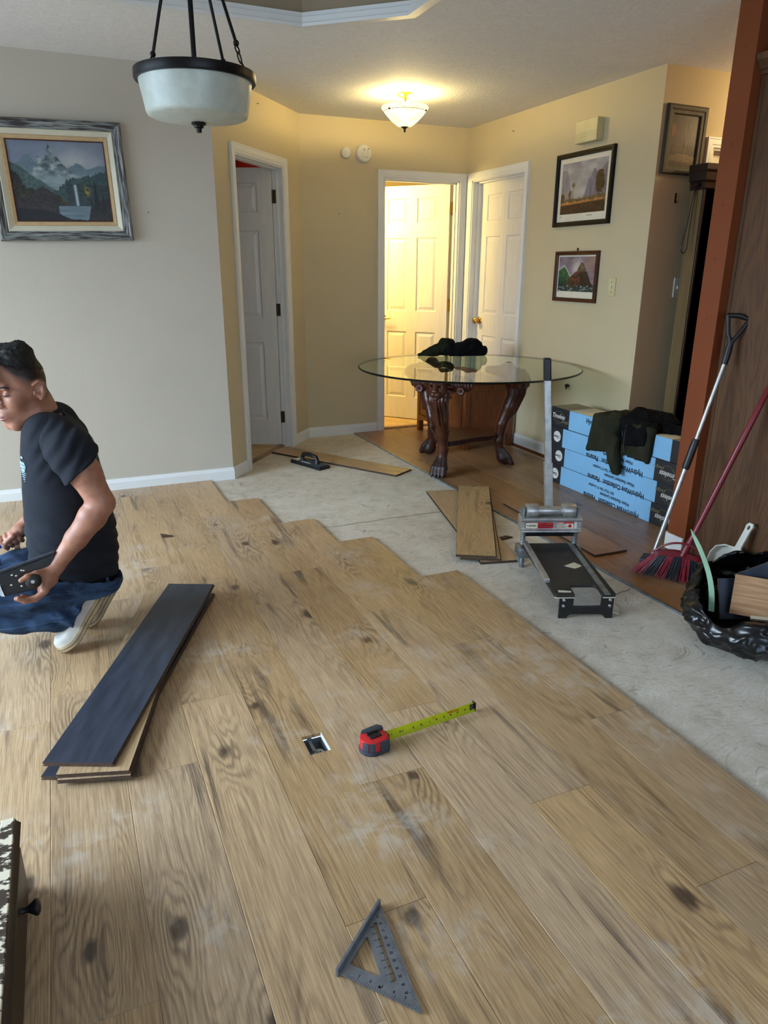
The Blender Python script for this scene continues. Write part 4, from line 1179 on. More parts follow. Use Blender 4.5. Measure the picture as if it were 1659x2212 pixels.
# ------------------------------------------------------------------ glass table on lion legs
TC = Vector((2.48, 4.266, 0)); LC = Vector((2.525, 4.465, 0))
t = thing('pedestal_table', 'carved dark wood table base with three lion-paw legs under round glass', 'table', tuple(LC))
tk = dict(h=0.0045)
legp = [('c', (.335,0,.690), .048, (.385,0,.61), .068), ('c', (.385,0,.61), .068, (.405,0,.535), .062), ('c', (.405,0,.535), .062, (.365,0,.42), .052), ('c', (.365,0,.42), .052, (.318,0,.30), .041), ('c', (.318,0,.30), .041, (.303,0,.18), .035), ('c', (.303,0,.18), .035, (.318,0,.085), .035),
        ('e', (.36,.12,.640), (.034,.105,.056)), ('e', (.36,-.12,.640), (.034,.105,.056)), ('c', (.335,0,.67), .045, (.20,0,.685), .025), ('c', (.452,.0,.50), .016, (.405,0,.37), .009, .006)]
for s in (-1, 1):
    legp += [('c', (.425,s*.028,.53), .010, (.385,s*.040,.38), .006, .005), ('c', (.415,s*.05,.56), .012, (.37,s*.045,.44), .008, .005)]
    for q in range(4): legp.append(('c', (.385,s*(.06+.02*q),.63), .010, (.395-.006*q,s*(.075+.03*q),.675), .007, .004))
pawp = [('c', (.314,0,.115), .036, (.340,0,.055), .046), ('c', (.340,0,.055), .046, (.355,0,.040), .040)]
for y in (-.039, -.013, .013, .039): pawp += [('c', (.330,y*.62,.122), .013, (.372,y*.95,.066), .0185, .004), ('c', (.372,y*.95,.066), .0185, (.390,y*1.02,.024), .0205, .003), ('c', (.398,y*1.02,.030), .010, (.412,y*1.02,.008), .0055, .002)]
maskp = [('e', (.440,0,.615), (.032,.050,.058)), ('e', (.456,.012,.586), (.024,.020,.020)), ('e', (.456,-.012,.586), (.024,.020,.020)), ('c', (.462,0,.640), .013, (.472,0,.606), .016, .008), ('e', (.482,0,.604), (.008,.018,.008), None, .003), ('-c', (.470,-.016,.580), .004, (.470,.016,.580), .004, .003),
         ('c', (.455,-.030,.642), .009, (.462,-.008,.634), .008, .006), ('c', (.455,.030,.642), .009, (.462,.008,.634), .008, .006), ('-e', (.462,.019,.627), (.009,.009,.006), None, .004), ('-e', (.462,-.019,.627), (.009,.009,.006), None, .004), ('e', (.452,0,.562), (.018,.018,.012), None, .008)]
for i in range(13):
    a = R(-60+i*25) if False else R(150+i*20)
    maskp.append(('c', (.420, .042*math.cos(a), .612+.050*math.sin(a)), .010, (.408, .072*math.cos(a), .606+.080*math.sin(a)), .007, .005))
for s in (-1, 1):
    maskp.append(('e', (.425,s*.040,.662), (.010,.014,.014), None, .005))
    for q in range(7):
        a = q*2*PI/7; maskp.append(('e', (.402, s*.112+.015*math.cos(a), .600+.015*math.sin(a)), (.007,.009,.009), None, .003))
    maskp.append(('e', (.406, s*.112, .600), (.010,.006,.006), None, .002)); maskp.append(('e', (.385, s*.108, .60), (.016,.024,.024), None, .01))
def grow(q, s=1.28, c=(.425, 0, .605)): return tuple(c[i]+(q[i]-c[i])*s for i in range(3))
maskp = [tuple([p[0], grow(p[1])]+([p[2]*1.28, grow(p[3]), p[4]*1.28] if p[0][-1] == 'c' else [tuple(x*1.28 for x in p[2])]+list(p[3:4]))+list(p[5 if p[0][-1] == 'c' else 4:])) for p in maskp]
me_leg = [sdf_mesh(legp, .0045, .02), sdf_mesh(pawp, .003, .016), sdf_mesh(maskp, .0032, .010)]
first = None
for ang in (222, 98, -22):
    if first is None:
        lg = mesh_np('leg', *me_leg[0], 'carved', t); smooth_np(lg, 1); displace(lg, lambda co, nr: 0.0042*np.sin(co[:,1]*330+6*(co[:,2]-.5))*np.clip((co[:,2]-.33)/.06, 0, 1)*np.clip((nr[:,0]-.1)/.4, 0, 1)); pw = mesh_np('paw', *me_leg[1], 'paw', lg); mk = mesh_np('lion_mask', *me_leg[2], 'carved', lg); first = (lg, pw, mk)
    else:
        lg = link('leg', first[0].data, t); link('paw', first[1].data, lg); link('lion_mask', first[2].data, lg)
    lg.rotation_euler = (0, 0, R(ang))
g = MB(); ol = []
for i in range(3):
    a0, a1 = [(222, 338), (338, 458), (98, 222)][i]
    for k in range(10):
        f = k/10; a = R(a0+(a1-a0)*f); r_ = 0.325-0.155*math.sin(PI*f)**0.8
        ol.append((r_*math.cos(a), r_*math.sin(a)))
g.prism(ol, 0.195, 0.232); st = g.done('stretcher', 'carved', t, bevel=0.004)
g = MB()
for i in range(len(ol)):
    p, q = Vector(ol[i]), Vector(ol[(i+1) % len(ol)])
    d = (q-p); n_ = int(d.length/0.018); d.normalize(); nr = Vector((d.y, -d.x))
    for k in range(n_):
        c = p+d*(k+0.5)*0.018
        M = frame_from((c.x+nr.x*0.001, c.y+nr.y*0.001, 0.2135), (d.x, d.y, 0), (0, 0, 1))
        g.box((-0.0065, -0.011, 0), (-0.004, 0.011, 0.003), M); g.box((-0.0065, 0.008, 0), (0.0065, 0.011, 0.003), M); g.box((0.004, -0.004, 0), (0.0065, 0.011, 0.003), M); g.box((-0.001, -0.004, 0), (0.0065, -0.001, 0.003), M)
g.done('greek_key', 'paw', st)['kind'] = 'stuff'
t = thing('glass_tabletop', 'large round clear glass tabletop resting on the lion-legged base', 'tabletop', (TC.x, TC.y, 0.735))
g = MB(); vs = [(0.736*math.cos(2*PI*i/128), 0.736*math.sin(2*PI*i/128), 0.0) for i in range(128)]
g._add(vs, [tuple(range(128))]); g._add([(x, y, -0.0125) for x, y, z in vs], [tuple(range(127, -1, -1))])
g.done('sheet', 'glass_top', t, recalc=False)
g = MB(); g.lathe([(0.7362, 0.0), (0.7405, -0.0022), (0.743, -0.0065), (0.7405, -0.0108), (0.7362, -0.0125)], 128, caps=False); g.done('rim', 'glass_edge', t, smooth=True)
for ang in (222, 98, -22):
    a = R(ang); g = MB(); g.lathe([(0.014, 0), (0.014, 0.0045)], 16, T(LC.x-TC.x+0.345*math.cos(a), LC.y-TC.y+0.345*math.sin(a), -0.0172)); g.done('rubber_pad', 'black', t)

# low brown cabinet behind the table
t = thing('side_cabinet', 'low brown wooden cabinet on short feet behind the glass table', 'cabinet', (2.79, 4.83, 0))
g = MB(); g.box((0.008, 0.008, 0.10), (0.442, 0.832, 0.50)); g.done('carcass', 'brownwood', t)
g = MB(); g.box((-0.008, -0.008, 0.50), (0.456, 0.848, 0.525)); g.done('top', 'brownwood', t, bevel=0.005)
for x in (0.0, 0.405):
    for y in (0.0, 0.795):
        g = MB(); g.box((x, y, -0.003), (x+0.045, y+0.045, 0.50)); g.done('corner_post', 'brownwood', t, bevel=0.004)
g = MB(); Mz = frame_from((0.004, 0, 0), (0, 1, 0), (0, 0, 1))
ap = [(0.045, 0.14), (0.045, 0.075)]+[(0.045+0.75*(1-math.cos(PI*k/12))/2, 0.075+0.045*math.sin(PI*k/12)) for k in range(1, 12)]+[(0.795, 0.075), (0.795, 0.14)]
g.prism(ap, -0.010, 0.006, Mz); g.done('apron', 'brownwood', t)
for a, b in (((0.0, 0.06, 0.44), (0.008, 0.78, 0.49)), ((0.0, 0.06, 0.15), (0.008, 0.78, 0.20)), ((0.0, 0.06, 0.20), (0.008, 0.11, 0.44)), ((0.0, 0.73, 0.20), (0.008, 0.78, 0.44))):
    g = MB(); g.box(a, b); g.done('panel_frame', 'brownwood', t, bevel=0.003)
for a, b in (((0.045, 0.0, 0.45), (0.405, 0.008, 0.50)), ((0.045, 0.0, 0.10), (0.405, 0.008, 0.16))):
    g = MB(); g.box(a, b); g.done('rail', 'brownwood', t, bevel=0.003)

# clothes heaped on the far side of the glass
def cloth_noise(amp, sc, seed=0.0, st=(1, 1, 1)):
    def f(co, nr):
        P = co*np.array(st)*sc+seed
        a = np.abs(fbm3(P, 3)-0.5)*2
        return amp*(0.6-a*2.2)+amp*0.5*(fbm3(P*2.7+9, 2)-0.5)
    return f
def heap(name, label, parts, m, z0, seed, amp=0.02):
    o = sdf_obj(name, parts, 0.006, 0.03, m, None, cuts=[((0, 0, z0), (0, 0, -1))], sm=2)
    displace(o, cloth_noise(amp, 9.0, seed)); smooth_np(o, 1)
    me = o.data; co = coords_np(me); co[:,2] = np.maximum(co[:,2], z0); me.vertices.foreach_set('co', co.ravel()); me.update()
    return tag(o, label, 'clothes', 'jackets heaped on the glass tabletop')
PV = Vector((0.95, -0.31, 0)); PC = Vector((2.66, 4.83, 0.735)); PD = Vector((0.31, 0.95, 0))
def pp(a, b, z): v = PC+PV*a+PD*b; return (v.x, v.y, 0.735+z)
heap('jacket', 'crumpled dark green jacket heaped on the far left of the glass tabletop', [('c', pp(-.20, 0, .02), .022, pp(-.13, .01, .04), .04), ('c', pp(-.13, 0, .045), .045, pp(-.02, .02, .06), .05), ('c', pp(-.06, .03, .08), .035, pp(0, .03, .09), .03), ('c', pp(-.25, -.01, .008), .010, pp(-.16, -.02, .015), .02)], 'greencloth', 0.7355, 3.0)
heap('jacket', 'crumpled black jacket heaped beside the dark green one on the glass tabletop', [('c', pp(.05, -.01, .045), .045, pp(.15, 0, .05), .05), ('c', pp(.12, 0, .08), .045, pp(.17, .0, .07), .045), ('c', pp(.17, -.01, .03), .035, pp(.235, 0, .03), .03), ('c', pp(-.01, -.03, .035), .035, pp(.08, -.03, .04), .04)], 'blackcloth', 0.7355, 8.0)
# ------------------------------------------------------------------ cartons of laminate by the wall
BOX_L, BOX_D, BOX_H = 1.25, 0.20, 0.125
def carton(label, k, y_left, x_front, blue0, blue1, upside):
    z = BOX_H*k-0.003
    t = thing('flooring_carton', label, 'carton', group='laminate cartons stacked by the right wall', M=frame_from((x_front, y_left, z), (0, -1, 0), (1, 0, 0)))
    g = MB(); g.box((0, 0, 0.0005), (BOX_L, BOX_D, BOX_H-0.0005)); g.done('carton', 'box_black', t, bevel=0.002)
    g = MB(); e = 0.0006
    g.box((blue0, -e, 0.002), (blue1, 0.0, BOX_H-0.0015)); bd = g.done('label_band', 'box_blue', t)
    if k == 3:
        g = MB(); g.box((blue0, 0.001, BOX_H-0.0005), (blue1, BOX_D-0.001, BOX_H+0.0003)); g.done('band_top', 'box_cream', t)
        g = MB(); g.box((0.001, 0.001, BOX_H-0.0005), (blue0, BOX_D-0.001, BOX_H+0.0002)); g.box((blue1, 0.001, BOX_H-0.0005), (BOX_L-0.001, BOX_D-0.001, BOX_H+0.0002)); g.done('end_top', 'box_top', t)
    y = -e-0.0004
    def L(s, x, zz, size, m='ink', par=bd, **kw):
        if upside: M = frame_from((x, y, zz), (-1, 0, 0), (0, 0, -1))
        else: M = frame_from((x, y, zz), (1, 0, 0), (0, 0, 1))
        return text(s, size, M, m, par, **kw)
    w = blue1-blue0
    if upside:
        L('HydroWave Collection   Panama', blue0+w*0.90, 0.022, 0.043, bold=0.0012, sx=0.86)
        L('Water Resistant Laminate', blue0+w*0.80, 0.060, 0.028, bold=0.0007, shear=0.28, sx=0.88)
        L('EPA TSCA Title VI Compliant', blue0+w*0.63, 0.090, 0.024, bold=0.0006, sx=0.80)
    else:
        L('HydroWave Collection   Panama', blue0+w*0.19, 0.078, 0.043, bold=0.0012, sx=0.86)
        L('Water Resistant Laminate', blue0+w*0.25, 0.046, 0.028, bold=0.0007, shear=0.28, sx=0.88)
        L('EPA TSCA Title VI Compliant', blue0+w*0.40, 0.018, 0.024, bold=0.0006, sx=0.80)
    # script mark on the black end, oval sticker on the other
    def script(xc):
        q = MB()
        for r0, a0, a1, dx in ((0.040, 20, 330, 0.0), (0.030, 150, 420, 0.012)):
            q.tube([(xc+dx+r0*1.25*math.cos(R(a0+(a1-a0)*i/24)), y, 0.062+r0*math.sin(R(a0+(a1-a0)*i/24))) for i in range(25)], 0.0007, 5)
        q.done('swirl', 'ink_gold', t)
        s = -1 if upside else 1
        L('Timeless', xc-s*0.075, 0.062+(-0.005 if not upside else 0.005), 0.042, 'ink_white', t, bold=0.0006, shear=0.3, sx=0.9)
        L('Designs', xc+s*0.030, 0.062-s*0.028, 0.028, 'ink_gold', t, shear=0.35, sx=0.9)
    def oval(xc):
        q = MB(); q.lathe([(0.036, 0), (0.036, 0.0006)], 28, T(xc, 0, 0.062) @ RX(90) @ Matrix.Diagonal((1.05, 1, 1, 1))); ov = q.done('oval_sticker', 'ink_white', t)
        L('12mm', xc+(0.026 if upside else -0.026), 0.068 if upside else 0.056, 0.026, 'ink', ov, bold=0.0008)
    if upside: script(blue1+0.10); oval(0.125)
    else: script(0.085); oval(blue1+0.17)
carton('black and blue laminate carton at the bottom of the stack, resting on the floor', 0, 3.940, 2.914, 0.187, 1.010, True)
carton('black and blue laminate carton second from the floor in the stack', 1, 3.915, 2.914, 0.185, 1.008, True)
carton('black and blue laminate carton third from the floor, just under the top one', 2, 3.945, 2.911, 0.184, 1.010, True)
carton('topmost laminate carton, its lettering upright, with the olive hoodie draped over it', 3, 3.905, 2.915, 0.190, 1.068, False)

# hoodie draped over the cartons
zt = 0.497
hp_ = []
for k_ in range(9):      # front panel hanging over the edge
    yy = 3.475-0.024*k_
    hp_ += [('c', (2.906, yy-0.03, zt+.012), .022, (2.896+.004*math.sin(k_*2.2), yy+.012, .305+.004*k_), .0125)]
for yy in (3.44, 3.39, 3.34, 3.29): hp_ += [('c', (2.912, yy-0.03, zt+.016), .026, (3.06, yy-0.06, zt+.026), .030)]
hp_ += [('c', (2.93, 3.30, zt+.026), .050, (2.872, 3.245, .41), .043), ('c', (2.872, 3.245, .41), .043, (2.870, 3.215, .30), .038), ('c', (2.870, 3.215, .295), .033, (2.872, 3.19, .232), .030, .004)]
hood = sdf_obj('hoodie', hp_, 0.005, 0.014, 'hoodie', None, cuts=[((2.868, 3.185, .226), (0.1, 0.2, -1))], sm=1)
displace(hood, cloth_noise(0.007, 10.0, 4.0, (1, 1.8, 0.5))); smooth_np(hood, 1)
tag(hood, 'olive green fleece hoodie draped over the topmost laminate carton, sleeve hanging down', 'hoodie')
lp_ = []
for k_ in range(9):
    yy = 3.18-0.024*k_
    lp_ += [('c', (2.908, yy-.01, zt+.010), .022, (2.896+.005*math.sin(k_*1.9), yy-.004, .345+.005*math.sin(k_*1.3)), .0125)]
ln2 = sdf_obj('front_panel', lp_, 0.005, 0.014, 'hoodie', hood); displace(ln2, cloth_noise(0.007, 12.0, 2.0, (1, 1.8, 0.5)))
lp_ = [('c', (2.898, 3.165-.021*q, zt+.0), .026, (2.884, 3.165-.021*q, .412+.004*q), .014) for q in range(8)]+[('c', (2.92, 3.20, zt+.03), .036, (2.93, 3.00, zt+.02), .032), ('c', (2.96, 3.18, zt+.045), .050, (3.07, 3.00, zt+.03), .042), ('c', (3.0, 2.98, zt+.02), .035, (3.05, 2.86, zt+.012), .022), ('c', (3.05, 3.25, zt+.04), .05, (3.08, 3.05, zt+.04), .045)]
ln_ = sdf_obj('lining', lp_, 0.006, 0.02, 'blackcloth', hood); displace(ln_, cloth_noise(0.012, 11.0, 6.0))
ln_['label'] = 'black lining of the hoodie'
g = MB(); g.tube([(2.875, 3.150, zt+.02), (2.870, 3.152, .45), (2.868, 3.148, .40), (2.870, 3.140, .365)], 0.004, 6); g.done('zipper', 'blackmetal', hood, smooth=True)

# ------------------------------------------------------------------ tall oak cabinet beyond the terracotta wall end
t = thing('pantry_cabinet', 'tall wood-grained cabinet side standing against the terracotta wall end', 'cabinet', (2.772, 1.15, 0))
g = MB(); g.box((0, 0, -0.003), (0.62, 1.331, 2.135)); g.done('carcass', 'pantry', t, bevel=0.002)
g = MB()
pr = [(0.0, 2.110), (-0.010, 2.112), (-0.014, 2.124), (-0.022, 2.130), (-0.030, 2.146), (-0.044, 2.160), (-0.048, 2.172), (-0.048, 2.184), (0.0, 2.184)]
g.loft([[(x, -0.02, z) for x, z in pr], [(x, 1.333, z) for x, z in pr]]); g.done('crown_moulding', 'pantry', t, smooth=True, angle=25)
g = MB(); g.box((-0.0, 0.0, 2.135), (0.62, 1.331, 2.16)); g.done('top', 'pantry', t)
g = MB(); g.box((-0.004, 1.315, 0.0), (0.004, 1.333, 2.11)); g.done('edge_trim', 'pantry', t)

# dark cabinet in the hall, olive back towards us
t = thing('hall_cabinet', 'tall narrow dark wood cabinet in the hall with an olive side board and crown top', 'cabinet', (3.494, 3.415, 0))
g = MB(); g.box((0.0, 0.0, -0.003), (0.70, 0.012, 1.80)); g.box((0.012, 0.0, 0.0), (0.70, 0.10, 1.80)); g.done('carcass', 'darkwood', t, bevel=0.002)
g = MB(); g.box((0.0, 0.012, -0.003), (0.012, 0.10, 1.79)); g.done('side_board', 'olive', t)
g = MB()
pr = [(0.004, 1.79), (-0.004, 1.80), (-0.006, 1.83), (-0.016, 1.84), (-0.018, 1.88), (-0.026, 1.895), (-0.026, 1.925), (0.0, 1.93)]
g.loft([[(x, 0.0+x, z) for x, z in pr], [(0.70, 0.0+x, z) for x, z in pr]], caps=False)
g.loft([[(x, 0.11, z) for x, z in pr], [(x, 0.0+x, z) for x, z in pr]], caps=False)
g.box((0.0, 0.0, 1.79), (0.70, 0.11, 1.925)); g.done('crown', 'darkwood', t, smooth=True, angle=25)
g = MB(); g.sphere((-0.014, 0.055, 1.815), (0.030, 0.03, 0.014), 16); g.done('finial', 'darkwood', t, smooth=True)
cp = [(3.478, 3.47, 1.80), (3.455, 3.46, 1.72), (3.435, 3.455, 1.60), (3.410, 3.45, 1.50), (3.408, 3.45, 1.46), (3.428, 3.45, 1.445), (3.450, 3.45, 1.47), (3.452, 3.45, 1.54), (3.462, 3.455, 1.66), (3.474, 3.46, 1.76), (3.482, 3.47, 1.805)]
def crom(pts, n=6):
    pts = [Vector(p) for p in pts]; o = []
    for i in range(len(pts)-1):
        p0, p1, p2, p3 = pts[max(i-1, 0)], pts[i], pts[i+1], pts[min(i+2, len(pts)-1)]
        for k in range(n):
            s = k/n
            o.append(0.5*((2*p1)+(p2-p0)*s+(2*p0-5*p1+4*p2-p3)*s*s+(3*p1-p0-3*p2+p3)*s**3))
    return o+[pts[-1]]
g = MB(); g.tube(crom(cp), 0.0032, 6); tag(g.done('power_cord', 'cord', None, smooth=True), 'black cord hanging in a long loop from the top of the hall cabinet', 'cord')

# ------------------------------------------------------------------ wall fittings
def on_wall(name, label, cat, M): return thing(name, label, cat, M=M)
LW = lambda x, z: frame_from((x, 4.754, z), (1, 0, 0), (0, 0, 1))
BW = lambda x, z: frame_from((x, 5.765, z), (1, 0, 0), (0, 0, 1))
RW = lambda y, z: frame_from((3.272, y, z), (0, -1, 0), (0, 0, 1))
TW = lambda x, z: frame_from((x, 3.583, z), (1, 0, 0), (0, 0, 1))
t = on_wall('motion_sensor', 'small plain white round sensor on the back wall, left of the smoke alarm', 'sensor', BW(2.181, 2.193))
g = MB(); g.lathe([(0.042, 0), (0.042, 0.018), (0.036, 0.026), (0.018, 0.030), (0, 0.031)], 32); g.done('body', 'white_plastic', t, smooth=True)
g = MB(); g.lathe([(0.010, 0), (0.009, 0.003), (0, 0.0045)], 16, T(-0.004, 0.008, 0.0288)); g.done('lens', 'white_plastic', t, smooth=True)
t = on_wall('smoke_alarm', 'large white round smoke alarm on the back wall above the left door casing', 'alarm', BW(2.325, 2.195))
g = MB(); g.lathe([(0.066, 0), (0.066, 0.012), (0.062, 0.014), (0.062, 0.030), (0.056, 0.036), (0.030, 0.037), (0.029, 0.035), (0.022, 0.035), (0.021, 0.038), (0, 0.038)], 40); b0 = g.done('body', 'white_plastic', t, smooth=True, angle=30)
g = MB(); g.box((-0.004, 0.016, 0.036), (0.0, 0.032, 0.0385)); g.box((0.030, 0.028, 0.0345), (0.040, 0.036, 0.0368)); g.done('slot', 'rubber', t)
text('Silence', 0.009, T(0.006, -0.036, 0.0372) @ RZ(24), 'ink', t, 'lettering')
t = on_wall('door_chime', 'ivory door chime box on the right wall above the valley print', 'chime', RW(4.291, 2.12))
g = MB(); g.box((0, 0, 0), (0.215, 0.131, 0.056)); g.done('cover', 'ivory', t, bevel=0.004)
g = MB()
for z in (0.034, 0.046, 0.056): g.box((0.004, z, 0.0555), (0.211, z+0.003, 0.0580))
g.done('rib', 'ivory', t)
t = on_wall('light_switch', 'ivory light switch plate on the right wall beside the lower print', 'switch', RW(3.890, 1.188))
g = MB(); g.box((0, 0, 0), (0.068, 0.112, 0.006)); g.done('plate', 'ivory', t, bevel=0.002)
g = MB(); g.box((0.029, 0.048, 0.006), (0.039, 0.066, 0.015), T(0, 0, 0)); g.done('toggle', 'ink_white', t, bevel=0.002)
for z in (0.026, 0.088):
    g = MB(); g.lathe([(0.0032, 0), (0.003, 0.001), (0, 0.0012)], 10, T(0.034, z, 0.006)); g.done('screw', 'bronze', t)
t = on_wall('switch_plate', 'white switch plate seen edge-on in the hall beside the olive board', 'switch', TW(3.515, 1.19))
g = MB(); g.box((0, 0, 0), (0.058, 0.115, 0.007)); g.done('plate', 'white_plastic', t, bevel=0.002)
g = MB(); g.box((0.024, 0.048, 0.007), (0.034, 0.066, 0.014)); g.done('toggle', 'white_plastic', t)
g = MB(); g.tube([(3.272, 4.21, 0.565), (3.258, 4.205, 0.567), (3.242, 4.195, 0.560), (3.232, 4.185, 0.548)], [0.008, 0.008, 0.007, 0.006], 10); g.lathe([(0.012, 0), (0.012, 0.016)], 6, T(3.258, 4.205, 0.567) @ RY(-90))
tag(g.done('cable_stub', 'black', None, smooth=True), 'black cable stub poking from the right wall just above the cartons', 'cable')
def nail(label, M, m='bronze', l=0.014):
    g = MB(); g.lathe([(0.0015, 0), (0.0015, l), (0.0035, l), (0.0035, l+0.0015), (0, l+0.0018)], 10, M)
    tag(g.done('nail', m, None, smooth=True), label, 'nail', 'bare nails left in the walls')
nail('upper left bare nail in the grey wall right of the mountain painting', LW(0.557, 1.658))
nail('lower right bare nail in the grey wall right of the mountain painting', LW(0.730, 1.563), 'steel')
nail('bare nail in the back wall below the round sensor', BW(2.117, 1.755))
nail('bare nail in the right wall near the ceiling left of the door chime', RW(5.10, 2.32))
nail('bare nail high on the angled wall under the ceiling beside the pendant lamp', frame_from(D0+DU*0.62+Vector((0, 0, 2.37)), DU, (0, 0, 1)))
t = on_wall('picture_hook', 'small dark hook on the hall wall under the birch tree picture', 'hook', TW(3.440, 1.757))
g = MB(); g.box((0, -0.03, 0), (0.010, 0.025, 0.003)); g.tube([(0.005, -0.02, 0.003), (0.005, -0.028, 0.010), (0.005, -0.020, 0.016)], 0.0025, 6); g.done('hook', 'bronze', t)

# ------------------------------------------------------------------ framed pictures
def pic_frame(nm, t, w, h, prof, m):
    """Mitred frame; prof = (distance inward from the outer edge, height off the wall)."""
    g = MB(); rg = []
    for sx, sy in ((-1, -1), (1, -1), (1, 1), (-1, 1)):
        rg.append([(sx*(w/2-d), sy*(h/2-d), z) for d, z in prof])
    rg.append(rg[0]); g.loft(rg, caps=False)
    return g.done(nm, m, t, smooth=True, angle=20)
def canvas(nm, t, w, h, z, fn, nx=150, ny=120):
    u, v = np.meshgrid(np.linspace(0, 1, nx), np.linspace(0, 1, ny))
    c = np.clip(fn(u.ravel(), v.ravel()), 0, 255)/255.0
    c = np.where(c <= 0.04045, c/12.92, ((c+0.055)/1.055)**2.4)
    co = np.stack([(u.ravel()-0.5)*w, (v.ravel()-0.5)*h, np.full(u.size, z)], 1)
    i = np.arange(nx*ny).reshape(ny, nx)
    q = np.stack([i[:-1, :-1], i[:-1, 1:], i[1:, 1:], i[1:, :-1]], -1).reshape(-1, 4)
    o = mesh_np(nm, co, q, 'print', t, smooth=False)
    a = o.data.color_attributes.new('print', 'FLOAT_COLOR', 'POINT')
    a.data.foreach_set('color', np.concatenate([c, np.ones((len(c), 1))], 1).astype(np.float32).ravel())
    return o
def n2(u, v, s, oc=4, seed=0.0):
    return fbm3(np.stack([u*s[0]+seed, v*s[1]+seed*1.7, np.full_like(u, 3.1+seed)], 1), oc)
def lay(c, m, col):
    m = np.clip(m, 0, 1)[:, None]; col = np.asarray(col, float)
    return c*(1-m)+col*m
def step(x, w=0.01): return np.clip(x/w+0.5, 0, 1)
def tone(base, n, amp): return np.asarray(base, float)[None, :]*(1+amp*(n[:, None]-0.5)*2)
def peaks(u, pts):
    xs, ys = zip(*pts); return np.interp(u, xs, ys)
def paint_lake(u, v):
    n = n2(u, v, (9, 9)); nf = n2(u, v, (40, 40), 3, 5.0)
    c = tone((136, 146, 164), n, 0.10)+np.array([60, 50, 30])*np.exp(-((u-0.68)/0.25)**2-((v-0.72)/0.18)**2)[:, None]
    rg = (n2(u, u*0, (24, 1), 4, 2.0)-0.5)
    m1 = peaks(u, [(0, .70), (.10, .74), (.20, .84), (.28, .72), (.60, .66), (.70, .74), (.78, .66), (1, .70)])+rg*0.08
    c = lay(c, step(m1-v), tone((112, 132, 142), nf, 0.12))
    m2 = peaks(u, [(0, .40), (.22, .62), (.30, .80), (.36, .78), (.42, .97), (.47, .84), (.54, .74), (.62, .62), (.80, .50), (1, .45)])+rg*0.07
    sh = np.clip(n2(u, v, (16, 26), 4, 7.0)*2.2-0.55-0.7*(v-0.6)+0.5*(u > 0.42)*(n-0.3), 0, 1)
    c = lay(c, step(m2-v), (1-sh)[:, None]*np.array([66, 84, 88])+sh[:, None]*np.array([186, 198, 196]))
    c = lay(c, np.exp(-((v-0.52)/0.09)**2)*0.75, (150, 168, 168))
    lh = peaks(u, [(0, .74), (.08, .70), (.2, .58), (.38, .44), (.5, .36), (1, .3)])+rg*0.05
    c = lay(c, step(lh-v), tone((78, 98, 94), nf, 0.30))
    rh = peaks(u, [(0, .2), (.46, .38), (.56, .52), (.70, .55), (.85, .60), (1, .64)])+(n2(u, u*0, (60, 1), 3, 9.0)-0.5)*0.10
    c = lay(c, step(rh-v), tone((58, 80, 78), nf, 0.35))
    cl = (u > 0.55)*(v < 0.47)*(v > 0.16)
    c = lay(c, cl*0.8, tone((44, 58, 58), nf, 0.3))
    wf = np.exp(-((u-0.645-0.02*(0.4-v))/0.016)**2)*(v < 0.46)*(v > 0.20)
    c = lay(c, wf, (206, 216, 218))
    lt = peaks(u, [(0, .62), (.08, .58), (.14, .40), (.2, .44), (.3, .40), (.42, .34), (.5, .30), (.55, .2), (.56, .0), (1, 0)])+(n-0.5)*0.14
    c = lay(c, step(lt-v), tone((44, 40, 24), nf, 0.55))
    c = lay(c, step(lt-v)*np.clip(n2(u, v, (20, 20), 3, 4.0)*4-2.3, 0, 1)*0.7, (128, 108, 34))
    rk = peaks(u, [(0, .3), (.15, .30), (.22, .38), (.30, .44), (.38, .38), (.44, .24), (.52, .20), (.54, .0), (1, 0)])+(nf-0.5)*0.05
    c = lay(c, step(rk-v), tone((52, 42, 36), nf, 0.6))
    wt = (v < 0.19)*(u > 0.44); c = lay(c, step(wt*1.0-0.5), tone((120, 140, 148), n2(u, v, (6, 30), 3), 0.25))
    c = lay(c, step(peaks(u, [(0, .16), (.3, .14), (.46, .08), (.56, .02), (1, .0)])+(nf-.5)*.03-v), tone((26, 22, 18), nf, 0.5))
    rr = peaks(u, [(0, -1), (.74, -.02), (.78, .16), (.88, .26), (1, .30)])+(nf-0.5)*0.05
    c = lay(c, step(rr-v), tone((46, 38, 26), nf, 0.6))
    for cx_, hh, ww in ((.855, .56, .05), (.80, .34, .03), (.93, .36, .05)):
        sp = np.clip(1-np.abs(u-cx_)/(ww*np.clip((hh-v)/hh, 0.02, 1)*(0.7+0.6*nf)), 0, 1)*(v < hh)*(v > 0.12)
        c = lay(c, step(sp-0.15, 0.2), (18, 26, 22))
    c = lay(c, np.exp(-((u-.765)/.03)**2-((v-.38)/.07)**2)*step(nf-0.42, 0.1), (190, 150, 40))
    return c*0.86
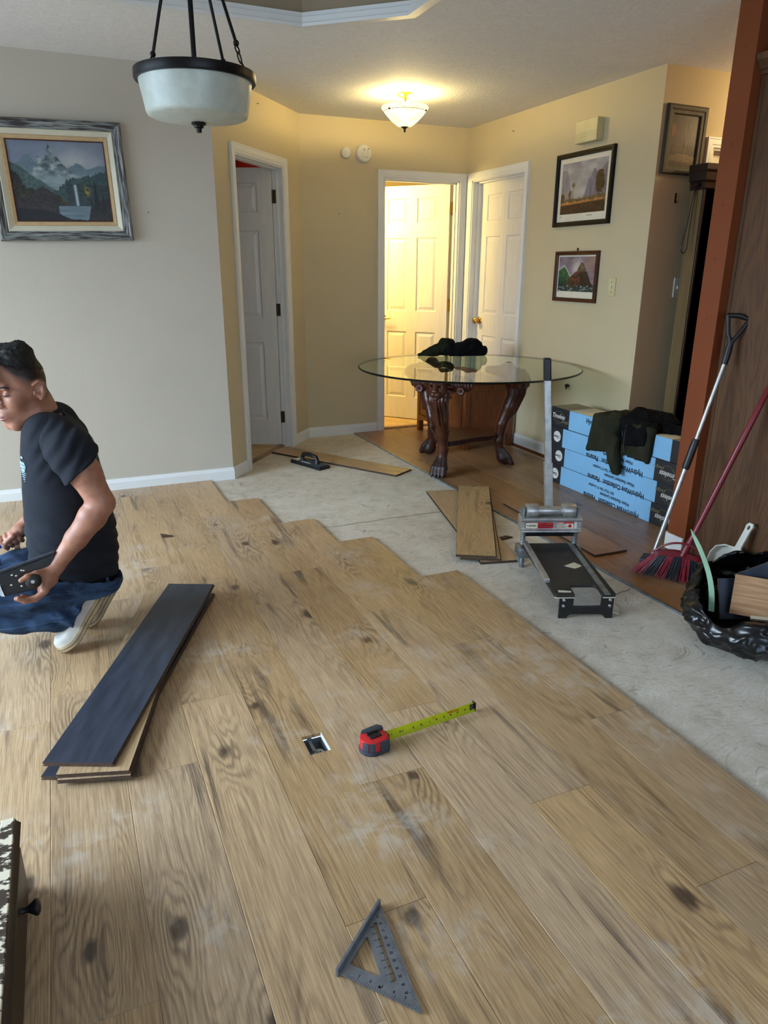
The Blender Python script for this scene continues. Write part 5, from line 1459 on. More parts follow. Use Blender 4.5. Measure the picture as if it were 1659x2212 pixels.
def paint_valley(u, v):
    n = n2(u, v, (6, 7)); nf = n2(u, v, (36, 36), 3, 3.0); st = n2(u, v, (40, 5), 3, 8.0)
    c = tone((176, 170, 168), n, 0.22); c = lay(c, np.clip(n*3-1.5, 0, 1)*0.6, (206, 200, 188)); c = lay(c, np.clip(v*2.6-2.0, 0, 1)*0.45, (122, 116, 132))
    rg = (n2(u, u*0, (20, 1), 4, 2.0)-0.5)
    lm = peaks(u, [(0, .86), (.10, .88), (.16, .74), (.20, .52), (.28, .34), (.32, .22), (1, .2)])+rg*0.05
    c = lay(c, step(lm-v, .03)*0.85, tone((142, 134, 138), st, 0.22))
    rm = peaks(u, [(0, .2), (.48, .22), (.55, .42), (.60, .62), (.66, .70), (.70, .82), (.76, .80), (.80, .70), (.86, .76), (.92, .84), (1, .92)])+rg*0.05
    c = lay(c, step(rm-v, .02)*0.9, tone((124, 116, 126), st, 0.25))
    c = lay(c, np.exp(-((u-.36)/.14)**2-((v-.42)/.22)**2)*0.6, (206, 198, 180))
    c = lay(c, step(.30+(nf-.5)*.10+.04*np.exp(-((u-.9)/.2)**2)-v, .02), tone((112, 92, 58), nf, 0.4))
    tr = step(np.exp(-((u-.86)/.10)**2-((v-.56)/.24)**2)+0.55*(nf-0.5)-0.42, .1); c = lay(c, tr, tone((74, 58, 30), nf, 0.5))
    for cx_, h0, h1 in ((.28, .24, .56), (.22, .24, .42), (.20, .24, .38)):
        c = lay(c, (np.abs(u-cx_) < .006)*(v > h0)*(v < h1), (84, 66, 46))
        c = lay(c, step(np.exp(-((u-cx_)/.035)**2-((v-h1)/.05)**2)+.5*(nf-.5)-.45, .1)*.8, (110, 88, 52))
    c = lay(c, step(np.exp(-((u-.03)/.06)**2-((v-.32)/.10)**2)+.5*(nf-.5)-.4, .1), (96, 68, 34))
    c = lay(c, step(.225+.03*u+(nf-.5)*.03-v, .02), tone((192, 132, 70), nf, 0.25))
    c = lay(c, step(.175+.05*u+(nf-.5)*.04-v, .03), tone((74, 52, 34), nf, 0.45))
    return c
def paint_rock(u, v):
    n = n2(u, v, (6, 7), 4, 1.0); nf = n2(u, v, (30, 30), 3, 4.0)
    c = tone((132, 116, 128), n, 0.25); c = lay(c, np.exp(-((u-.9)/.2)**2-((v-.85)/.3)**2)*.6, (176, 140, 112))
    rg = (n2(u, u*0, (26, 1), 4, 2.0)-0.5)
    sp = np.exp(-((u-.50)/.15)**2)*step(.95-v+rg*.15, .08)*np.clip((v-.30)*3, 0, 1); c = lay(c, sp*.85*np.clip(n*2, 0, 1), (214, 206, 196))
    wv = peaks(u, [(0, .62), (.10, .70), (.16, .74), (.22, .66), (.30, .50), (.40, .40), (1, .2)])+rg*.05
    c = lay(c, step(wv-v), tone((58, 96, 62), nf, 0.5)); c = lay(c, np.exp(-((v-wv)/.035)**2)*(u < .36)*.8, (208, 210, 200))
    c = lay(c, (u < .4)*np.clip((.45-v)*4, 0, 1)*.7, (26, 46, 40))
    rk = peaks(u, [(0, 0), (.24, .16), (.32, .42), (.44, .52), (.52, .60), (.62, .84), (.67, .82), (.74, .70), (.82, .50), (.92, .24), (1, .16)])+rg*.06
    lit = np.clip((n2(u, v, (14, 14), 4, 6.0)-.38)*3, 0, 1)
    c = lay(c, step(rk-v), tone((58, 46, 36), nf, 0.5)); c = lay(c, step(rk-v)*lit*(u < .62)*(v < .6)*.85, (134, 66, 44)); c = lay(c, step(rk-v)*(v > .58)*.8, tone((128, 108, 80), nf, .4))
    c = lay(c, step(.17+(nf-.5)*.14-v, .02), tone((44, 56, 54), nf, 0.7)); c = lay(c, step(.18-v, .02)*np.clip(n2(u, v, (18, 40), 3, 9.0)*6-3.4, 0, 1)*.8, (170, 178, 172))
    return c
def paint_birch(u, v):
    n = n2(u, v, (5, 6), 4, 2.0); nf = n2(u, v, (30, 30), 3, 7.0)
    c = tone((104, 92, 92), n, 0.25)
    c = lay(c, step(np.exp(-((u-.06)/.12)**2-((v-.70)/.13)**2)+.3*(nf-.5)-.4, .1)*.9, (184, 116, 70))
    c = lay(c, step(.42+(n2(u, u*0, (22, 1), 3, 1.0)-.5)*.22-v, .04), tone((88, 78, 74), nf, .35))
    c = lay(c, step(np.exp(-((u-.30)/.20)**2-((v-.34)/.10)**2)+.4*(nf-.5)-.4, .1)*.5, (150, 130, 104))
    c = lay(c, step(.24-.10*np.abs(u-.45)+(nf-.5)*.05-v, .03), tone((158, 140, 114), nf, .2))
    c = lay(c, step(.10-.06*u+(nf-.5)*.06-v, .03)*.7, (88, 78, 74)); c = lay(c, step(.05*u+.05+(nf-.5)*.08-v, .03)*(u > .5)*.6, (120, 96, 70))
    br = np.zeros_like(u)
    segs = [((.58, .12), (.60, .45)), ((.60, .45), (.56, .70)), ((.56, .70), (.50, .95)), ((.60, .45), (.68, .72)), ((.68, .72), (.66, .98)), ((.68, .72), (.78, .96)), ((.60, .42), (.80, .60)), ((.80, .60), (.86, .90)), ((.57, .62), (.46, .82)), ((.56, .70), (.58, .98)), ((.80, .6), (.72, .85)), ((.55, .10), (.78, .09))]
    for (x0, y0), (x1, y1) in segs:
        dx, dy = x1-x0, y1-y0; tt = np.clip(((u-x0)*dx+(v-y0)*dy)/(dx*dx+dy*dy), 0, 1)
        d = np.hypot(u-x0-tt*dx, v-y0-tt*dy); br = np.maximum(br, step(.010*(1.25-v)-d, .006))
    return lay(c, br, (196, 166, 116))*0.72
# mountain painting on the left wall
t = thing('landscape_painting', 'mountain lake painting in a wide weathered grey frame on the left wall', 'painting', M=frame_from((0.103, 4.754, 1.802), (1, 0, 0), (0, 0, 1)) @ RZ(1.3))
m_, nt, b_ = newmat('weathered_frame')
tc = nd(nt, 'ShaderNodeTexCoord').outputs['Object']
na = ntex(nt, mapping(nt, tc, (9, 130, 60)), 1.0, 3.0, 0.6); nb = ntex(nt, mapping(nt, tc, (130, 9, 60)), 1.0, 3.0, 0.6)
sx_ = nd(nt, 'ShaderNodeSeparateXYZ', {0: tc}); 
side = mth(nt, 'GREATER_THAN', mth(nt, 'ABSOLUTE', mth(nt, 'MULTIPLY', sx_.outputs[0], 0.872)), mth(nt, 'ABSOLUTE', sx_.outputs[1]))
nm_ = mth(nt, 'ADD', mth(nt, 'MULTIPLY', nb, side), mth(nt, 'MULTIPLY', na, mth(nt, 'SUBTRACT', 1.0, side)))
nt.links.new(mix(nt, rmap(nt, nm_, 0.38, 0.62), lin((48, 42, 44)), lin((138, 142, 138))), b_.inputs['Base Color']); b_.inputs['Roughness'].default_value = 0.6
MT['weathered'] = m_
FW, FH = 0.70, 0.615
pic_frame('frame', t, FW, FH, [(0.0, 0.0), (0.0, 0.030), (0.006, 0.042), (0.014, 0.046), (0.020, 0.040), (0.050, 0.030), (0.052, 0.020)], 'weathered')
pic_frame('inner_frame', t, FW-0.10, FH-0.10, [(0.0, 0.0), (0.0, 0.030), (0.004, 0.034), (0.028, 0.022), (0.030, 0.015)], 'box_cream')['label'] = 'cream inner frame'
MT['linen'] = mat('linen_liner', (190, 160, 116), 0.8, var=0.06, scale=40)
pic_frame('liner', t, FW-0.158, FH-0.158, [(0.0, 0.0), (0.0, 0.022), (0.004, 0.024), (0.021, 0.019), (0.022, 0.012)], 'linen')
pic_frame('slip', t, FW-0.200, FH-0.200, [(0.0, 0.0), (0.0, 0.020), (0.006, 0.018), (0.006, 0.008)], 'carved')
canvas('canvas', t, FW-0.208, FH-0.208, 0.012, paint_lake, 190, 160)
# two prints and the hall picture
def print_on(label, M, w, h, fw, fm, fn, mar, th, name='framed_print', sign=None):
    t = thing(name, label, 'picture', M=M)
    pic_frame('frame', t, w, h, [(0, 0), (0, th*0.8), (fw*0.15, th), (fw*0.45, th), (fw*0.6, th*0.82), (fw*0.9, th*0.78), (fw, th*0.6), (fw, 0.004)], fm)
    l, r_, tp, bt = mar
    if l:
        g = MB(); g.box((-w/2+fw*0.9, -h/2+fw*0.9, 0.002), (w/2-fw*0.9, h/2-fw*0.9, 0.006)); g.done('mount', 'mat_paper', t)
    iw, ih = w-2*fw-l-r_, h-2*fw-tp-bt
    c = canvas('picture', t, iw, ih, 0.0068, fn, 130, 120)
    c.location = ((l-r_)/2, (bt-tp)/2, 0)
    if sign:
        text(sign, 0.014, T(iw*0.12, -ih/2+(bt-tp)/2-0.020, 0.0066), 'ink_gold', t, 'signature', shear=0.4)
        text('plate', 0.010, T(-iw/2, -ih/2+(bt-tp)/2-0.018, 0.0066), 'ink_gold', t, 'signature', shear=0.3)
    return t
print_on('large black-framed print of a misty valley with tall trees, under the door chime', RW(4.227, 1.855), 0.583, 0.455, 0.030, 'blackmetal', paint_valley, (0.030, 0.030, 0.030, 0.048), 0.024, sign='the valley')
t = print_on('small red-brown framed print of a wave-beaten sea rock, below the valley print', RW(4.226, 1.303), 0.458, 0.330, 0.026, 'carved', paint_rock, (0.010, 0.010, 0.010, 0.042), 0.024)
g = MB(); g.box((-0.012, 0.160, 0.002), (0.0, 0.185, 0.006)); g.done('hanger', 'bronze', t)
MT['greyframe'] = wood_panel('grey_oak_frame', (46, 42, 33), (72, 66, 52), 1, 0.6)
print_on('picture of a bare birch tree in a wide dark grey frame on the hall wall', TW(3.449, 2.060) @ RZ(-0.6), 0.302, 0.362, 0.050, 'greyframe', paint_birch, (0, 0, 0, 0), 0.022)

# ------------------------------------------------------------------ lamps
t = thing('pendant_lamp', 'unlit pendant lamp with a frosted drum bowl and black ring hanging from the tray ceiling', 'lamp', (0.521, 2.790, 1.955))
g = MB(); g.lathe([(0.188, 0.018), (0.200, 0.018), (0.201, -0.006), (0.198, -0.012), (0.188, -0.012)], 72, caps=False)
g.lathe([(0.188, -0.012), (0.184, 0.003), (0.188, 0.018)], 72, caps=False); g.done('ring', 'blackmetal', t, smooth=True)
g = MB(); g.lathe([(0.181, 0.008), (0.188, 0.004), (0.187, -0.010), (0.170, -0.104), (0.166, -0.113), (0.155, -0.118), (0.05, -0.130), (0.0, -0.132)], 72, caps=False)
g.lathe([(0.181, 0.008), (0.178, -0.01), (0.163, -0.10), (0.150, -0.110), (0.05, -0.122), (0.0, -0.124)], 72, caps=False); g.done('bowl', 'frost', t, smooth=True, angle=60)
g = MB(); g.lathe([(0.0, -0.128), (0.024, -0.130), (0.025, -0.137), (0.017, -0.141), (0.016, -0.147), (0.010, -0.149), (0.009, -0.162), (0, -0.163)], 24, caps=False); g.done('finial', 'blackmetal', t, smooth=True, angle=30)
g = MB(); g.tube([(0, 0, -0.12), (0, 0, 0.735)], 0.0085, 14); g.done('stem', 'blackmetal', t, smooth=True)
g = MB(); g.lathe([(0.0, 0.735), (0.065, 0.751), (0.065, 0.730), (0.02, 0.715), (0.02, 0.70), (0, 0.70)], 28, caps=False); g.done('canopy', 'blackmetal', t, smooth=True)
for a in (157, 337, 67):
    c, s = math.cos(R(a-23.6+0)), math.sin(R(a-23.6+0))
    P = lambda r, z: (r*c, r*s, z)
    g = MB(); g.tube([P(0.168, 0.088), P(0.020, 0.52)], 0.0055, 10); g.sphere(P(0.168, 0.088), 0.010, 12); rod = g.done('rod', 'blackmetal', t, smooth=True)
    g = MB()
    def ring_(ctr, r_, ax, st=1.0):
        u_ = Vector(ax); w_ = Vector((-s, c, 0)) if abs(u_.dot(Vector((-s, c, 0)))) < 0.5 else Vector((c, s, 0))
        ctr = Vector(ctr)
        g.tube([ctr+u_*(math.cos(2*PI*k/20)*r_*st)+w_*(math.sin(2*PI*k/20)*r_) for k in range(20)], 0.0028, 6, closed=True)
    d_ = Vector(P(0.012, -0.045)).normalized()
    ring_(P(0.171, 0.070), 0.011, d_); ring_(P(0.178, 0.046), 0.009, d_, 1.9)
    g.tube([P(0.186, 0.030), P(0.192, 0.018), P(0.190, 0.004)], 0.0035, 8); g.done('chain_link', 'blackmetal', t, smooth=True)

# glowing ceiling lamp
CLX, CLY = 2.257, 4.850
t = thing('ceiling_lamp', 'lit semi-flush ceiling lamp with a glowing glass bowl near the back wall', 'lamp', (CLX, CLY, 2.436))
g = MB(); g.lathe([(0, 0), (0.052, 0), (0.052, -0.010), (0.040, -0.020), (0.012, -0.024), (0.010, -0.08), (0.022, -0.086), (0.0, -0.088)], 32, caps=False); g.done('canopy', 'brass', t, smooth=True, angle=40)
m_, nt, b_ = newmat('lit_bowl_glass')
b_.inputs['Base Color'].default_value = lin((255, 240, 190)); b_.inputs['Emission Color'].default_value = lin((255, 226, 140)); b_.inputs['Emission Strength'].default_value = 1.6; b_.inputs['Roughness'].default_value = 0.3
tc = nd(nt, 'ShaderNodeTexCoord').outputs['Object']; n_ = ntex(nt, tc, 11.0, 3.0, 0.5, 1.5); nt.links.new(mix(nt, rmap(nt, n_, 0.35, 0.65), lin((255, 232, 160)), lin((255, 244, 205))), b_.inputs['Emission Color'])
MT['litbowl'] = m_
g = MB(); g.lathe([(0.152, -0.078), (0.156, -0.086), (0.145, -0.100), (0.120, -0.130), (0.085, -0.165), (0.048, -0.192), (0.012, -0.200)], 56, caps=False); g.lathe([(0.152, -0.078), (0.138, -0.100), (0.114, -0.128), (0.08, -0.160), (0.045, -0.187), (0.012, -0.196)], 56, caps=False); g.done('bowl', 'litbowl', t, smooth=True)
g = MB(); g.tube([(0.1385*math.cos(2*PI*k/48), 0.1385*math.sin(2*PI*k/48), -0.106) for k in range(48)], 0.0022, 6, closed=True)
for a in (200, 320, 80): g.sphere((0.141*math.cos(R(a)), 0.141*math.sin(R(a)), -0.104), 0.008, 10)
g.done('band', 'bronze', t, smooth=True)
g = MB(); g.lathe([(0.0, -0.190), (0.030, -0.192), (0.026, -0.198), (0.010, -0.206), (0.006, -0.214), (0.008, -0.220), (0.005, -0.228), (0, -0.230)], 24, caps=False); g.done('finial', 'bronze', t, smooth=True)
for sx in (-1, 1):
    g = MB(); g.sphere((sx*0.05, 0.0, -0.085), (0.026, 0.026, 0.022), 16); g.tube([(sx*0.024, 0, -0.08), (sx*0.01, 0, -0.075)], 0.010, 8); g.done('bulb', 'litbowl', t, smooth=True)
point('ceiling_lamp_light', (CLX-0.05, CLY, 2.436-0.060), 20, (1.0, 0.77, 0.33), 0.028)
point('ceiling_lamp_light', (CLX+0.05, CLY, 2.436-0.060), 20, (1.0, 0.77, 0.33), 0.028)

# ------------------------------------------------------------------ bin bag with offcuts
BC = Vector((2.315, 1.745, 0)); VD = Vector((0.80, 0.60, 0)); VR = Vector((0.60, -0.80, 0))
t = thing('bin_bag', 'open black plastic bin bag full of board offcuts at the right edge', 'bag', tuple(BC))
NA, NR = 200, 44
def bagpt(a, s, inner=False):
    c, sn = math.cos(a), math.sin(a)
    d = Vector((c, sn, 0)); back = 0.5+0.5*d.dot(VD)
    hz = 0.135+0.135*back**1.2+0.018*math.sin(3*a+1)+0.012*math.sin(7*a)
    rad = 0.185+0.055*math.sin(PI*min(1, s*0.85))+0.02*s
    rad *= 1.0+0.07*math.sin(2*a+0.6)+0.03*math.sin(5*a)
    z = hz*s
    if inner: rad -= 0.012+0.02*(1-s)
    P = d*rad+Vector((0, 0, z))
    return P
vs, fs = [], []
prof = [(s, False) for s in np.linspace(0, 1, NR)]+[(1.04, True)]+[(s, True) for s in np.linspace(0.98, 0.10, 24)]
for s, inn in prof:
    for i in range(NA): vs.append(bagpt(2*PI*i/NA, s, inn))
for k in range(len(prof)-1):
    for i in range(NA):
        j = (i+1) % NA; fs.append((k*NA+i, k*NA+j, (k+1)*NA+j, (k+1)*NA+i))
co = np.array([tuple(v) for v in vs]); q = np.array(fs)
o = mesh_np('bag', co, q, 'bag', t)
def crinkle(co, nr):
    P = co*np.array((1, 1, 1.3))
    Q = P+0.05*(np.stack([vn3(P*6+1), vn3(P*6+31), vn3(P*6+61)], 1)-0.5)
    a = 1-np.abs(vn3(Q*13+5)-0.5)*2; b = 1-np.abs(vn3(Q*31+9)-0.5)*2; a = a**3; b = b**3
    k = np.clip(co[:,2]/0.03, 0.0, 1)
    return k*(0.017*(a-0.35)+0.009*(b-0.35)+0.030*(fbm3(P*6+2, 2)-0.5))
displace(o, crinkle)
g = MB(); g.prism([(0.15*math.cos(2*PI*i/24), 0.15*math.sin(2*PI*i/24)) for i in range(24)], 0.001, 0.05); g.done('bottom', 'bag', t)
def inbag(label, c, xdir, up, w, h, th, m, name='board_offcut'):
    x = Vector(xdir).normalized(); y = Vector(up); y = (y-x*y.dot(x)).normalized()
    g = MB(); g.box((-w/2, -h/2, -th), (w/2, h/2, 0)); ob = g.done(name, None, bevel=0.0006)
    for mm in ('plank_core', m, 'plank_back'): ob.data.materials.append(MT[mm])
    ob.data.polygons.foreach_set('material_index', [1 if p.normal.z > 0.9 else (2 if p.normal.z < -0.9 else 0) for p in ob.data.polygons])
    ob.matrix_world = frame_from(c, x, y)
    return tag(ob, label, 'offcut', 'scraps in the bin bag')
MT['offcut'] = wood_panel('oak_offcut', (146, 104, 70), (188, 146, 106), 0, 0.45, 1.0)
inbag('tan wood-grained offcut standing up at the front of the bin bag', BC+VD*-0.005+VR*0.055+Vector((0, 0, 0.165)), VR+VD*0.05, (0.20, 0.15, 0.97), 0.26, 0.155, 0.012, 'offcut')
inbag('dark underside of an offcut peeking up behind the tan one in the bin bag', BC+VD*0.085+VR*0.02+Vector((0, 0, 0.185)), VR*0.8+Vector((0, 0, 0.55)), (-0.3, 0.5, 0.8), 0.15, 0.15, 0.012, 'plank_back')
inbag('grey board underside leaning at the left inside the bin bag', BC+VD*0.02+VR*-0.075+Vector((0, 0, 0.13)), VR+VD*0.6, (0.2, 0.3, 0.9), 0.10, 0.16, 0.012, 'plank_back')
inbag('narrow pale strip lying across the front of the bin bag', BC+VD*-0.06+VR*0.08+Vector((0, 0, 0.115)), VR+Vector((0, 0, 0.12)), VD, 0.16, 0.03, 0.008, 'box_cream', 'strip')
g = MB()
s0 = BC+VR*-0.135+VD*-0.07+Vector((0, 0, 0.10)); s1 = BC+VR*-0.255+VD*-0.02+Vector((0, 0, 0.40))
rg = []
for k in range(13):
    f = k/12; c = s0.lerp(s1, f)+VD*(-0.02*math.sin(PI*f))+VR*(0.030*math.sin(PI*f)-0.0)
    w_ = 0.0105*(1-0.15*f) if f < 0.9 else 0.0105*(1-f)*7+0.001
    rg.append([tuple(c+VR*w_+VD*0.003), tuple(c-VR*w_+VD*0.003), tuple(c-VR*w_-VD*0.003), tuple(c+VR*w_-VD*0.003)])
g.loft(rg); tag(g.done('foam_strip', 'green_strip', None, smooth=True), 'pale green foam strip sticking up from the left of the bin bag', 'strip')

# ------------------------------------------------------------------ broom, mop and dustpan by the wall end
t = thing('broom', 'broom with a dark red handle and red and black bristles, leaning on the oak panel', 'broom', (2.44, 2.26, 0))
b0 = Vector((2.44, 2.26, 0))
cl, cr_ = Vector((2.372, 2.335, 0.122))-b0, Vector((2.512, 2.175, 0.118))-b0
fl_, fr_ = Vector((2.340, 2.415, 0.002))-b0, Vector((2.518, 2.130, 0.002))-b0
ax = (cr_-cl).normalized(); nrm = Vector((ax.y, -ax.x, 0))
if nrm.dot(-Vector((0.7, 0.7, 0))) < 0: nrm = -nrm
def capz(f): return 0.016*math.sin(PI*f)
rg = []
for k in range(15):
    f = k/14; c = cl.lerp(cr_, f)+Vector((0, 0, capz(f))); w_ = 0.017 if 0 < k < 14 else 0.008
    rg.append([tuple(c+nrm*w_+Vector((0, 0, -0.012))), tuple(c-nrm*w_+Vector((0, 0, -0.012))), tuple(c-nrm*w_*0.8+Vector((0, 0, 0.010))), tuple(c+nrm*w_*0.8+Vector((0, 0, 0.010)))])
g = MB(); g.loft(rg); g.done('head', 'broomred', t, smooth=True)
mid = cl.lerp(cr_, 0.60)
g = MB(); g.tube(crom([cl+Vector((0, 0, 0.0)), cl.lerp(cr_, 0.14)+Vector((0, 0, 0.032)), cl.lerp(cr_, 0.36)+Vector((0, 0, 0.058)), cl.lerp(cr_, 0.62)+Vector((0, 0, 0.064)), cl.lerp(cr_, 0.86)+Vector((0, 0, 0.046)), cl.lerp(cr_, 0.97)+Vector((0, 0, 0.018)), cr_]), 0.0052, 8); g.done('bow', 'broomred', t, smooth=True)
h0 = mid+Vector((0, 0, 0.005)); h1 = Vector((2.752, 2.186, 0.87))-b0; hd = (h1-h0).normalized(); 
g = MB(); g.tube([h0, h0+hd*0.02, h0+hd*0.075], [0.021, 0.020, 0.0155], 16); g.done('socket', 'broomred', t, smooth=True)
g = MB(); pts = [h0+hd*0.06, h0+hd*0.20, h0+hd*0.24, h0+hd*0.50, h0+hd*0.505, h0+hd*(h1-h0).length, h0+hd*((h1-h0).length+0.015)]
g.tube(pts, [0.0125, 0.0118, 0.0132, 0.0125, 0.0135, 0.0125, 0.008], 14); g.done('handle', 'broomred', t, smooth=True)
bands = [0.0, 0.13, 0.31, 0.44, 0.60, 0.74, 0.93, 1.01]
br = {0: MB(), 1: MB()}
for i in range(190):
    for row in (-1, 0, 1):
        f = (i+random.random()*0.8)/190; bi = sum(1 for b in bands[1:] if f > b) % 2
        fe = f+random.gauss(0, 0.012)
        if random.random() < 0.05: fe = f+random.gauss(0, 0.12)
        p = cl.lerp(cr_, f)+Vector((0, 0, capz(f)-0.008))+nrm*(row*0.010)
        e_ = fl_.lerp(fr_, fe)+nrm*(row*0.020+random.gauss(0, 0.006))+Vector((0, 0, abs(random.gauss(0, 0.006))))
        m_ = p.lerp(e_, 0.5)+nrm*random.gauss(0, 0.003)
        br[bi].tube([p, m_, e_], [0.0015, 0.0015, 0.0011], 3)
br[0].done('bristles', 'bristle_red', t)['kind'] = 'stuff'; o = br[1].done('bristles', 'bristle_black', t); o['kind'] = 'stuff'

t = thing('mop', 'long steel-handled mop with a black D grip leaning on the terracotta wall end', 'mop', (2.50, 2.42, 0))
b0 = Vector((2.50, 2.42, 0)); p0 = Vector((2.470, 2.435, 0.035))-b0; p1 = Vector((2.708, 2.392, 0.972))-b0; p2 = Vector((2.744, 2.395, 1.155))-b0
md = (p1-p0).normalized()
g = MB(); g.box((-0.11, -0.045, 0.0), (0.11, 0.045, 0.028), T(0.035, -0.005, 0) @ RZ(-55)); g.done('pad', 'rubber', t, bevel=0.006)
g = MB(); g.tube([p0, p0+md*0.52], 0.0105, 14); g.done('pole', 'steel', t, smooth=True)
g = MB(); g.tube([p0+md*0.50, p1], 0.0090, 14); g.done('pole', 'steel', t, smooth=True)
g = MB(); g.tube([p0+md*0.455, p0+md*0.47, p0+md*0.585, p0+md*0.60], [0.015, 0.0175, 0.0175, 0.015], 14); g.done('lock_sleeve', 'black', t, smooth=True)
g = MB(); sd = Vector((0.80, -0.6, 0)); q = (p2-p1)
g.tube([p1-md*0.02, p1+q*0.15, p1+q*0.42], [0.014, 0.0155, 0.0135], 14)
e1, e2 = p1+q*0.98-sd*0.040+Vector((0, 0, 0.012)), p1+q*0.95+sd*0.052
g.tube([p1+q*0.40, p1+q*0.62-sd*0.020, e1], [0.011, 0.009, 0.010], 10); g.tube([p1+q*0.40, p1+q*0.62+sd*0.024, e2], [0.011, 0.009, 0.010], 10); g.tube([e1-sd*0.004, e1.lerp(e2, 0.5)+Vector((0, 0, 0.008)), e2+sd*0.004], [0.0105, 0.0115, 0.0105], 10)
g.done('grip', 'black', t, smooth=True)

t = thing('dustpan', 'white plastic dustpan standing on edge against the oak panel behind the bin bag', 'dustpan', M=frame_from((2.694, 2.165, 0.002), (0, -1, 0), (0.26, 0, 0.966)))
ol = [(-0.125, 0), (0.115, 0), (0.115, 0.10), (0.108, 0.122), (0.092, 0.135), (0.0, 0.140), (-0.060, 0.136), (-0.100, 0.118), (-0.118, 0.085)]
g = MB(); g.prism(ol, 0.0, 0.003); g.done('pan', 'white_plastic', t, smooth=True)
g = MB()
rg = []
for (x, y) in ol[1:]+ol[:1]:
    d = Vector((x, y-0.06)).normalized(); rg.append([(x, y, 0.0), (x+d.x*0.004, y+d.y*0.004, 0.036), (x+d.x*0.010, y+d.y*0.010, 0.036), (x+d.x*0.010, y+d.y*0.010, 0.030), (x+d.x*0.004, y+d.y*0.003, -0.001)])
g.loft(rg); g.done('wall', 'white_plastic', t, smooth=True, angle=50).name = 'rim'
g = MB(); M = T(0.005, 0.135, 0.030) @ RZ(-7) @ RX(-4)
bm = g.bm
def lp2(pts):
    vv = [bm.verts.new(M @ Vector((x, y, 0))) for x, y in pts]
    for i in range(len(vv)): bm.edges.new((vv[i], vv[(i+1) % len(vv)]))
lp2([(-0.022, -0.012), (0.022, -0.012), (0.015, 0.02), (0.014, 0.11), (0.018, 0.128), (0.010, 0.142), (-0.010, 0.140), (-0.018, 0.126), (-0.015, 0.10), (-0.015, 0.02)])
lp2([(0.007*math.cos(2*PI*i/12), 0.118+0.011*math.sin(2*PI*i/12)) for i in range(12)])
bmesh.ops.triangle_fill(bm, use_beauty=True, edges=bm.edges[:]); 
r = bmesh.ops.extrude_face_region(bm, geom=bm.faces[:]); bmesh.ops.translate(bm, vec=(0, 0, 0.010), verts=[v for v in r['geom'] if isinstance(v, bmesh.types.BMVert)])
g.done('handle', 'white_plastic', t)
# ------------------------------------------------------------------ the kneeling man (faces left, squatting on his toes)
PO = Vector((0.0, 2.78, 0.0))
def rotm(yaw, pitch=0.0):
    """Head axes: forward a, near side b, up c."""
    y = R(yaw); f = Vector((-math.cos(y), -math.sin(y), 0)); l = Vector((math.sin(y), -math.cos(y), 0)); u = Vector((0, 0, 1))
    p = R(pitch); f2 = f*math.cos(p)-u*math.sin(p); u2 = u*math.cos(p)+f*math.sin(p)
    return f2, l, u2
HF, HL, HU = rotm(33, 7)
HC = Vector((-0.143, 0.0, 0.962)); HS = 1.0
def hp3(a, b, c): v = HC+(HF*a+HL*b+HU*c)*HS; return (v.x, v.y, v.z)
HM = [list(HF), list(HL), list(HU)]
def he(a, b, c, r, k=None, neg=False): return ('-e' if neg else 'e', hp3(a, b, c), r, HM) + ((k,) if k else ())
def hc(p, r0, q, r1, k=None, neg=False): return ('-c' if neg else 'c', hp3(*p), r0, hp3(*q), r1) + ((k,) if k else ())
skin = [
    # skull, jaw, chin, cheeks
    he(.003, 0, .030, (.083, .076, .092)), he(.030, 0, -.035, (.062, .060, .078)), hc((.068, -.016, -.112), .020, (.068, .016, -.112), .020), hc((.060, .02, -.108), .020, (.0, .057, -.075), .022), hc((.060, -.02, -.108), .020, (.0, -.057, -.075), .022),
    he(.062, .036, -.030, (.026, .026, .028)), he(.062, -.036, -.030, (.026, .026, .028)), he(.060, 0, -.078, (.034, .036, .028)),
    hc((.082, -.036, .020), .011, (.082, .036, .020), .011, .015), he(.064, 0, .052, (.030, .056, .034)),
    # eye sockets and lids
    he(.094, .033, .002, (.012, .018, .010), .010, True), he(.094, -.033, .002, (.012, .018, .010), .010, True),
    he(.076, .032, -.001, (.0135, .0155, .0115), .004), he(.076, -.032, -.001, (.0135, .0155, .0115), .004),
    # nose
    hc((.088, 0, .014), .009, (.116, 0, -.034), .0125, .010), he(.102, .013, -.040, (.012, .009, .008), .005), he(.102, -.013, -.040, (.012, .009, .008), .005),
    # mouth
    he(.078, 0, -.078, (.026, .032, .022), .012), hc((.1035, -.026, -.0785), .0030, (.1035, .026, -.0785), .0030, .004, True),
]
for s in (1, -1):
    skin += [he(-.008, s*.080, -.006, (.021, .010, .034), .005), he(.001, s*.093, -.001, (.0095, .010, .0185), .003, True), he(-.006, s*.093, .010, (.010, .006, .012), .003, True)]
    skin += [hc((.010, s*.084, .018), .0045, (-.006, s*.090, .027), .0050, .003), hc((-.006, s*.090, .027), .0050, (-.022, s*.092, .016), .0055, .003), hc((-.022, s*.092, .016), .0055, (-.022, s*.090, -.012), .0050, .003), hc((-.022, s*.090, -.012), .0050, (-.006, s*.086, -.034), .0062, .003), hc((.012, s*.084, -.006), .0050, (.012, s*.083, -.014), .0050, .003)]
